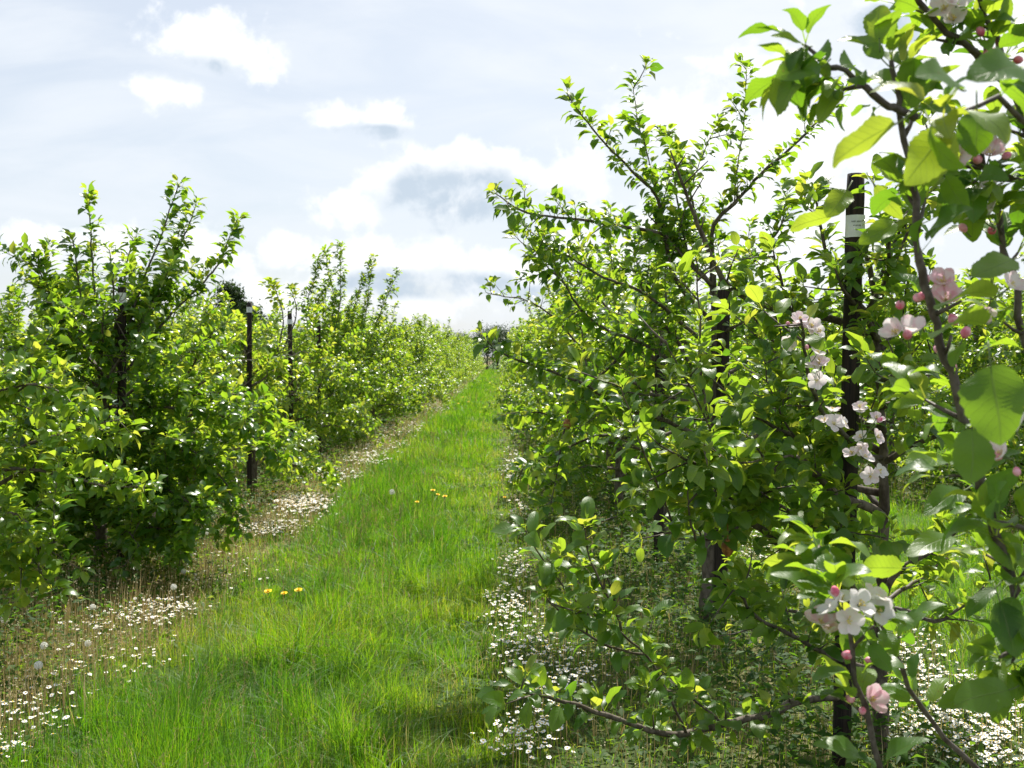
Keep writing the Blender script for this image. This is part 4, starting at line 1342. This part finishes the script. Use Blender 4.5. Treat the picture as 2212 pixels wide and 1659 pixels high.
# ------------------------------------------------------------------ weeds and dry stalks in the strips under the trees
STRIPS = [(-3.75, -1.6), (-0.05, 2.3), (4.0, 6.2), (-7.7, -5.5)]
wl, dm, wg = Leaves(), MB(), MB()
for (y0, y1, dn, wf) in [(2.9, 6, 1500, 1), (6, 10, 950, 1.25), (10, 18, 420, 1.8), (18, 34, 140, 3), (34, 70, 30, 6)]:
    for si, (a, b) in enumerate(STRIPS):
        if si > 1 and y0 > 20:
            continue
        x, y = scatter(y0, y1, a, b, dn, rng)
        m = ~in_lane(x, y, rng, .1) & (np.abs(x) < .49 * y + .5)
        x, y = x[m], y[m]
        n = len(x)
        # shaded ground under the rows grows taller soft weeds, the sunny edges stay thin
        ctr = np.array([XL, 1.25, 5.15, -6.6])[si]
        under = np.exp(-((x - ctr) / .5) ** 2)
        h = (0.015 + 0.22 * under * rng.uniform(0, 1, n) ** 1.5 + .05 * rng.uniform(0, 1, n))
        keep = rng.uniform(0, 1, n) < (0.55 if si == 0 else 1.0) + .45 * under
        x, y, h, under = x[keep], y[keep], h[keep], under[keep]
        n = len(x)
        az = rng.uniform(0, 6.28, n)
        d_ = np.stack([np.cos(az), np.sin(az), rng.uniform(-.1, .9, n)], -1)
        L = rng.uniform(.018, .055, n) * wf ** .8 * (1 + .3 * under)
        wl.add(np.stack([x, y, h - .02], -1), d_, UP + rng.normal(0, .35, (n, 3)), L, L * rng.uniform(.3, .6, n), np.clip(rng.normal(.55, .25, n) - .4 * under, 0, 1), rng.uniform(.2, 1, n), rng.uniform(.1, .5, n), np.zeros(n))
        # thin green blades among them
        x2_, y2_ = scatter(y0, y1, a, b, dn * .8, rng)
        m = ~in_lane(x2_, y2_, rng, .1) & (np.abs(x2_) < .49 * y2_ + .5)
        x2_, y2_ = x2_[m], y2_[m]
        n = len(x2_)
        V, q, t3, T = blades('', np.stack([x2_, y2_, np.full(n, -.02)], -1), rng.uniform(.04, .16, n), .0028 * rng.uniform(.7, 1.3, n) * wf, np.clip(rng.normal(.5, .3, n), 0, 1), np.abs(rng.normal(.4, .3, n)), rng, None, 2)
        wg.add(V, q, t3, T, np.full((len(V), 2), .3))
        # dry stalks
        x3_, y3_ = scatter(y0, y1, a, b, dn * (.62 if si == 0 else .12), rng)
        m = ~in_lane(x3_, y3_, rng, .1) & (np.abs(x3_) < .49 * y3_ + .5)
        x3_, y3_ = x3_[m], y3_[m]
        n = len(x3_)
        hh = rng.uniform(.08, .27, n)
        V, q, t3, T = blades('', np.stack([x3_, y3_, np.full(n, -.02)], -1), hh, .0040 * rng.uniform(.7, 1.2, n) * wf, np.clip(rng.normal(.45, .3, n), 0, .95), np.abs(rng.normal(.12, .22, n)), rng, None, 2)
        dm.add(V, q, t3, T, np.full((len(V), 2), .3))
        # pale spent heads on the stalks
        tips = V.reshape(n, 5, 3)[:, 4]
        sel = rng.uniform(0, 1, n) < .45
        tp = tips[sel]
        r_ = .0036 * wf ** .7
        o8 = np.array([[1, 0, 0], [-1, 0, 0], [0, 1, 0], [0, -1, 0], [0, 0, 1], [0, 0, -1.3]]) * r_
        f8 = np.array([[0, 2, 4], [2, 1, 4], [1, 3, 4], [3, 0, 4], [2, 0, 5], [1, 2, 5], [3, 1, 5], [0, 3, 5]])
        k = len(tp)
        dm.add((tp[:, None] + o8[None]).reshape(-1, 3), None, (f8[None] + np.arange(k)[:, None, None] * 6).reshape(-1, 3), 1.0, np.full((k * 6, 2), .3))
for (y0, y1, dn, wf) in [(3.0, 6, 90, 1), (6, 11, 60, 1.2), (11, 20, 25, 1.8)]:
    x, y = scatter(y0, y1, -1.9, .1, dn, rng)
    m = vnoise(x, y, 1.7) > .55
    x, y = x[m], y[m]
    n = len(x)
    for kx in range(5):                            # small rosettes
        az = kx * 1.26 + rng.uniform(0, .8, n)
        d_ = np.stack([np.cos(az), np.sin(az), rng.uniform(.2, 1.0, n)], -1)
        L = rng.uniform(.04, .10, n)
        wl.add(np.stack([x, y, np.full(n, .0)], -1), d_, np.tile(UP, (n, 1)), L, L * rng.uniform(.25, .45, n), np.clip(rng.normal(.6, .2, n), 0, 1), rng.uniform(.3, 1.2, n), rng.uniform(.1, .4, n), np.zeros(n))
wm = MB()
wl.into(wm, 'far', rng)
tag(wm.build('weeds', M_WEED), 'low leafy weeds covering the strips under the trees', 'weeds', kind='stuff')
tag(wg.build('thin_grass', M_GRASS), 'sparse thin grass growing among the weeds under the trees', 'grass', kind='stuff')
tag(dm.build('dry_stalks', M_DRY), 'dry brown stalks of spent flowers standing in the strips', 'dry stalks', kind='stuff')

# ------------------------------------------------------------------ daisies
PATCH = [  # px, py, rx, ry, number, where
    (60, 1555, 100, 60, 60, 'the patch in the lower left corner'), (20, 1620, 50, 30, 20, 'the patch in the lower left corner'),
    (150, 1480, 60, 40, 14, 'the scattering above the lower left patch'),
    (345, 1330, 85, 25, 130, 'the bright patch below the first left tree'), (200, 1355, 110, 25, 50, 'the bright patch below the first left tree'),
    (570, 1148, 80, 16, 110, 'the left path edge'), (655, 1092, 60, 18, 130, 'the left path edge'), (790, 995, 50, 16, 90, 'the left path edge'),
    (730, 1030, 60, 14, 60, 'the left path edge'), (880, 925, 40, 14, 70, 'the left path edge'), (940, 880, 35, 14, 120, 'the left path edge'), (990, 840, 22, 12, 120, 'the left path edge'),
    (1020, 818, 12, 6, 90, 'the left path edge'), (610, 1120, 120, 40, 60, 'the left path edge'), (480, 1230, 110, 50, 40, 'the left path edge'), (830, 960, 70, 30, 60, 'the left path edge'), (260, 1420, 160, 60, 40, 'the scattering above the lower left patch'),
    (1095, 1310, 45, 40, 120, 'the white drift right of the path'), (1110, 1230, 30, 30, 70, 'the white drift right of the path'),
    (1140, 1400, 75, 60, 130, 'the white drift right of the path'), (1190, 1500, 100, 70, 120, 'the drift under the lowest right branch'),
    (1140, 1600, 75, 60, 70, 'the drift under the lowest right branch'), (1250, 1440, 80, 50, 50, 'the drift under the lowest right branch'),
    (1105, 1010, 25, 40, 120, 'the grey-white strip right of the path'), (1120, 1120, 30, 40, 60, 'the white drift right of the path'),
    (1620, 1180, 80, 45, 220, 'the sunny patch behind the right row'), (1560, 1130, 60, 20, 60, 'the sunny patch behind the right row'),
    (1980, 1430, 60, 60, 110, 'the carpet at the lower right'), (2060, 1530, 150, 75, 300, 'the carpet at the lower right'), (2120, 1610, 110, 55, 180, 'the carpet at the lower right'),
    (1960, 1590, 60, 50, 70, 'the carpet at the lower right'), (1700, 1230, 60, 30, 60, 'the sunny patch behind the right row'),
]
allp = []
rd = np.random.default_rng(8)
for (px, py, rx, ry, n, where) in PATCH:
    for i in range(int(n * (1.6 if py > 1150 or px > 1050 else 3.2))):
        a, q = rd.uniform(0, 6.28), math.sqrt(rd.uniform(0, 1)) * (1 + rd.normal(0, .15))
        g_ = G(px + rx * q * math.cos(a), py + 22 * (4.5 / max(4, 3558 / max(py - 770, 20))) + ry * q * math.sin(a))
        allp.append((g_[0] + rd.normal(0, .03), g_[1] + rd.normal(0, .05), where))
allp.sort(key=lambda q: q[0] ** 2 + q[1] ** 2)


def daisy_parts(rng_, R_=0.0125, nseg=13):
    pm, cm, sm = MB(), MB(), MB()
    for i in range(nseg):
        a = i / nseg * 2 * math.pi + rng_.normal(0, .05)
        l = R_ * rng_.uniform(.9, 1.1)
        dr = np.array([math.cos(a), math.sin(a), 0])
        sd = np.array([-math.sin(a), math.cos(a), 0])
        z = rng_.uniform(-.0012, .002)
        wd = l * .27
        pm.add([dr * l * .25 - sd * wd * .5, dr * l * .25 + sd * wd * .5, dr * l * .8 + sd * wd + [0, 0, z], dr * l + [0, 0, z * 1.2], dr * l * .8 - sd * wd + [0, 0, z]], [[0, 1, 2, 4]], [[4, 2, 3]])
    t = np.linspace(0, 1, 4)
    tube(cm, np.stack([0 * t, 0 * t, -.0005 + .0045 * t], -1), R_ * .36 * np.cos(t * 1.35), 9)
    st = resample([[0, 0, 0], [.004, .002, -.05], [.0, .006, -.11]], .03)
    tube(sm, st, .0009, 4)
    return pm, cm, sm


variants = []
for v in range(4):
    pm, cm, sm = daisy_parts(np.random.default_rng(v + 3))
    variants.append((sm.mesh('daisy', M_STEM), pm.mesh('petals', M_DAISYW, False), cm.mesh('flower_centre', M_DAISYY)))
big = MB()
pm_f, cm_f, _ = daisy_parts(np.random.default_rng(1), .0125, 8)
pV, pQ, pT = np.concatenate(pm_f.V), np.concatenate(pm_f.F[4]), np.concatenate(pm_f.F[3])
cV, cQ, cT = np.concatenate(cm_f.V), np.concatenate(cm_f.F[4]), np.concatenate(cm_f.F[3])
count = 0
for (x, y, where) in allp:
    dist = math.hypot(x, y)
    z = rd.uniform(.05, .105)
    s = rd.uniform(.6, .95)
    tilt = (rd.normal(.12, .22) , rd.normal(.1, .22), rd.uniform(0, 6.28))
    if count < 300 and abs(x) < .475 * y:
        ms, mp, mc = variants[count % 4]
        o = link(bpy.data.objects.new('daisy', ms))
        o.location = (x, y, z)
        o.rotation_euler = tilt
        o.scale = (s, s, max(s, z / .1))
        tag(o, 'small white daisy with yellow centre in ' + where, 'daisy', 'daisies growing in ' + where)
        link(bpy.data.objects.new('petals', mp), o)
        link(bpy.data.objects.new('flower_centre', mc), o)
        count += 1
    else:
        M = np.array(Matrix.Rotation(tilt[2], 3, 'Z') @ Matrix.Rotation(tilt[0], 3, 'X') @ Matrix.Rotation(tilt[1], 3, 'Y'))
        if dist > 10:
            s *= 1.55
        off = np.array([x, y, z])
        big.add(pV * s @ M.T + off, pQ, pT, mi=0)
        big.add(cV * s @ M.T + off, cQ, cT, mi=1)
        b = np.array([x, y, -.01])
        e = np.array([.0012, 0, 0])
        big.add([b - e, b + e, off + e, off - e], [[0, 1, 2, 3]], mi=2)
tag(big.build('daisies', [M_DAISYW, M_DAISYY, M_STEM], smooth=False), 'masses of small white daisies dotting the strips farther along the path', 'daisies', kind='stuff')

# ------------------------------------------------------------------ dandelions and seed clocks
def dandelion(px, py, hgt, label, s=1.0):
    # py is where the flower shows; solve for the ground spot under it
    a = P(px, py, 1.0) - CAM
    p = CAM + a * ((hgt - CAM[2]) / a[2])
    r_ = np.random.default_rng(int(px * 7 + py))
    st = MB()
    tube(st, resample([[.01, 0, -hgt - .02], [.004, .008, -hgt * .5], [0, 0, 0]], .04), .0018, 5)
    o = st.build('dandelion', M_STEM)
    o.location = p
    o.rotation_euler = (.25, r_.normal(0, .1), 0)
    tag(o, label, 'dandelion', 'yellow dandelions in the grass')
    hd = MB()
    for ring, (l, up, n) in enumerate(((.019, .12, 24), (.014, .5, 18), (.008, 1.1, 12))):
        for i in range(n):
            q = i / n * 6.283 + ring * .2 + r_.normal(0, .05)
            d_ = np.array([math.cos(q), math.sin(q), 0])
            sd_ = np.array([-math.sin(q), math.cos(q), 0])
            l2 = l * s * r_.uniform(.85, 1.1)
            e_ = d_ * l2 * math.cos(up) + UP * (l2 * math.sin(up) + .004)
            w_ = .0022 * s
            hd.add([d_ * .002 - sd_ * w_ * .5 + UP * .004, d_ * .002 + sd_ * w_ * .5 + UP * .004, e_ + sd_ * w_, e_ - sd_ * w_], [[0, 1, 2, 3]])
    hd.build('flower_head', M_DANDY, o, smooth=False)
    cp = MB()
    tube(cp, np.array([[0, 0, -.012], [0, 0, -.004], [0, 0, .004]]) * s, [.003 * s, .006 * s, .006 * s], 8)
    cp.build('bract_cup', M_STEM, o)


for (px, py, h, lb, s) in ((579, 1279, .24, 'yellow dandelion furthest left of the three in the foreground grass', 1.15), (614, 1283, .22, 'middle yellow dandelion of the three in the foreground grass', .95),
                           (645, 1276, .25, 'yellow dandelion furthest right of the three in the foreground grass', 1.1),
                           (935, 1060, .24, 'topmost yellow dandelion of the cluster halfway up the path', 1.2), (946, 1069, .22, 'middle yellow dandelion of the cluster halfway up the path', 1.0),
                           (961, 1073, .22, 'lowest right yellow dandelion of the cluster halfway up the path', 1.2), (901, 1085, .2, 'lone yellow dandelion left of the cluster halfway up the path', 1.0),
                           (1000, 858, .2, 'yellow dandelion far up the path near the left edge', 1.5), (1012, 868, .2, 'yellow dandelion far up the path, middle of the far few', 1.5), (990, 872, .2, 'lowest of the yellow dandelions far up the path', 1.4),
                           (590, 1063, .12, 'yellow dandelion at the foot of the tagged posts', 1.0), (1090, 1075, .1, 'yellow dandelion in the strip right of the path', .9)):
    dandelion(px, py, h, lb, s)


def clock(px, py, hgt, label, s=1.0):
    a = P(px, py, 1.0) - CAM
    p = CAM + a * ((hgt - CAM[2]) / a[2])
    r_ = np.random.default_rng(int(px * 5 + py))
    st = MB()
    tube(st, resample([[-.012, 0, -hgt - .02], [-.004, .006, -hgt * .5], [0, 0, 0]], .04), .0018, 5)
    o = st.build('dandelion_clock', M_STEM)
    o.location = p
    tag(o, label, 'dandelion clock', 'dandelion seed heads')
    hd = MB()
    n = 110
    i = np.arange(n) + .5
    ph = np.arccos(1 - 2 * i / n * .92)
    th = math.pi * (1 + 5 ** .5) * i
    D = np.stack([np.cos(th) * np.sin(ph), np.sin(th) * np.sin(ph), np.cos(ph)], -1)
    for d_ in D:
        e1 = nrm(np.cross(d_, [.31, .2, .93]))
        e2 = np.cross(d_, e1)
        c = d_ * .0135 * s
        hd.add([d_ * .003 - e1 * .0002, d_ * .003 + e1 * .0002, c + e1 * .0002, c - e1 * .0002], [[0, 1, 2, 3]])
        for k in range(5):
            q = k * 1.2566 + r_.uniform(0, 1)
            v = math.cos(q) * e1 + math.sin(q) * e2
            u = -math.sin(q) * e1 + math.cos(q) * e2
            e = c + (v * .0045 + d_ * .0025) * s
            hd.add([c, e + u * .0009 * s, e - u * .0009 * s], None, [[0, 1, 2]])
    hd.build('seed_head', M_FLUFF, o, smooth=False)


for (px, py, h, lb, s) in ((847, 1063, .22, 'white dandelion clock alone in the grass halfway up the path', 1.6), (37, 1268, .22, 'white dandelion clock low at the left edge beneath the tree', 1.2), (12, 1246, .24, 'white dandelion clock cut by the left edge', 1.2),
                           (95, 1395, .1, 'white dandelion clock among dry stalks left of the bright daisies', 1.1), (83, 1437, .16, 'white dandelion clock above the lower left daisies', 1.1), (200, 1312, .12, 'white dandelion clock at the left end of the bright daisy patch', 1.1),
                           (375, 1268, .14, 'white dandelion clock under the right side of the first left tree', 1.1), (397, 1234, .12, 'smaller white dandelion clock under the first left tree', 1.0), (10, 1338, .14, 'white dandelion clock at the left edge above the daisies', 1.2),
                           (190, 1390, .1, 'white dandelion clock at the lower edge of the bright daisies', 1.0), (445, 1152, .16, 'white dandelion clock beside the left path edge daisies', 1.1)):
    clock(px, py, h, lb, s)
print('leaves', T0.nleaf, T1.nleaf, T2.nleaf, T3.nleaf, L1.nleaf, 'daisies', len(allp))
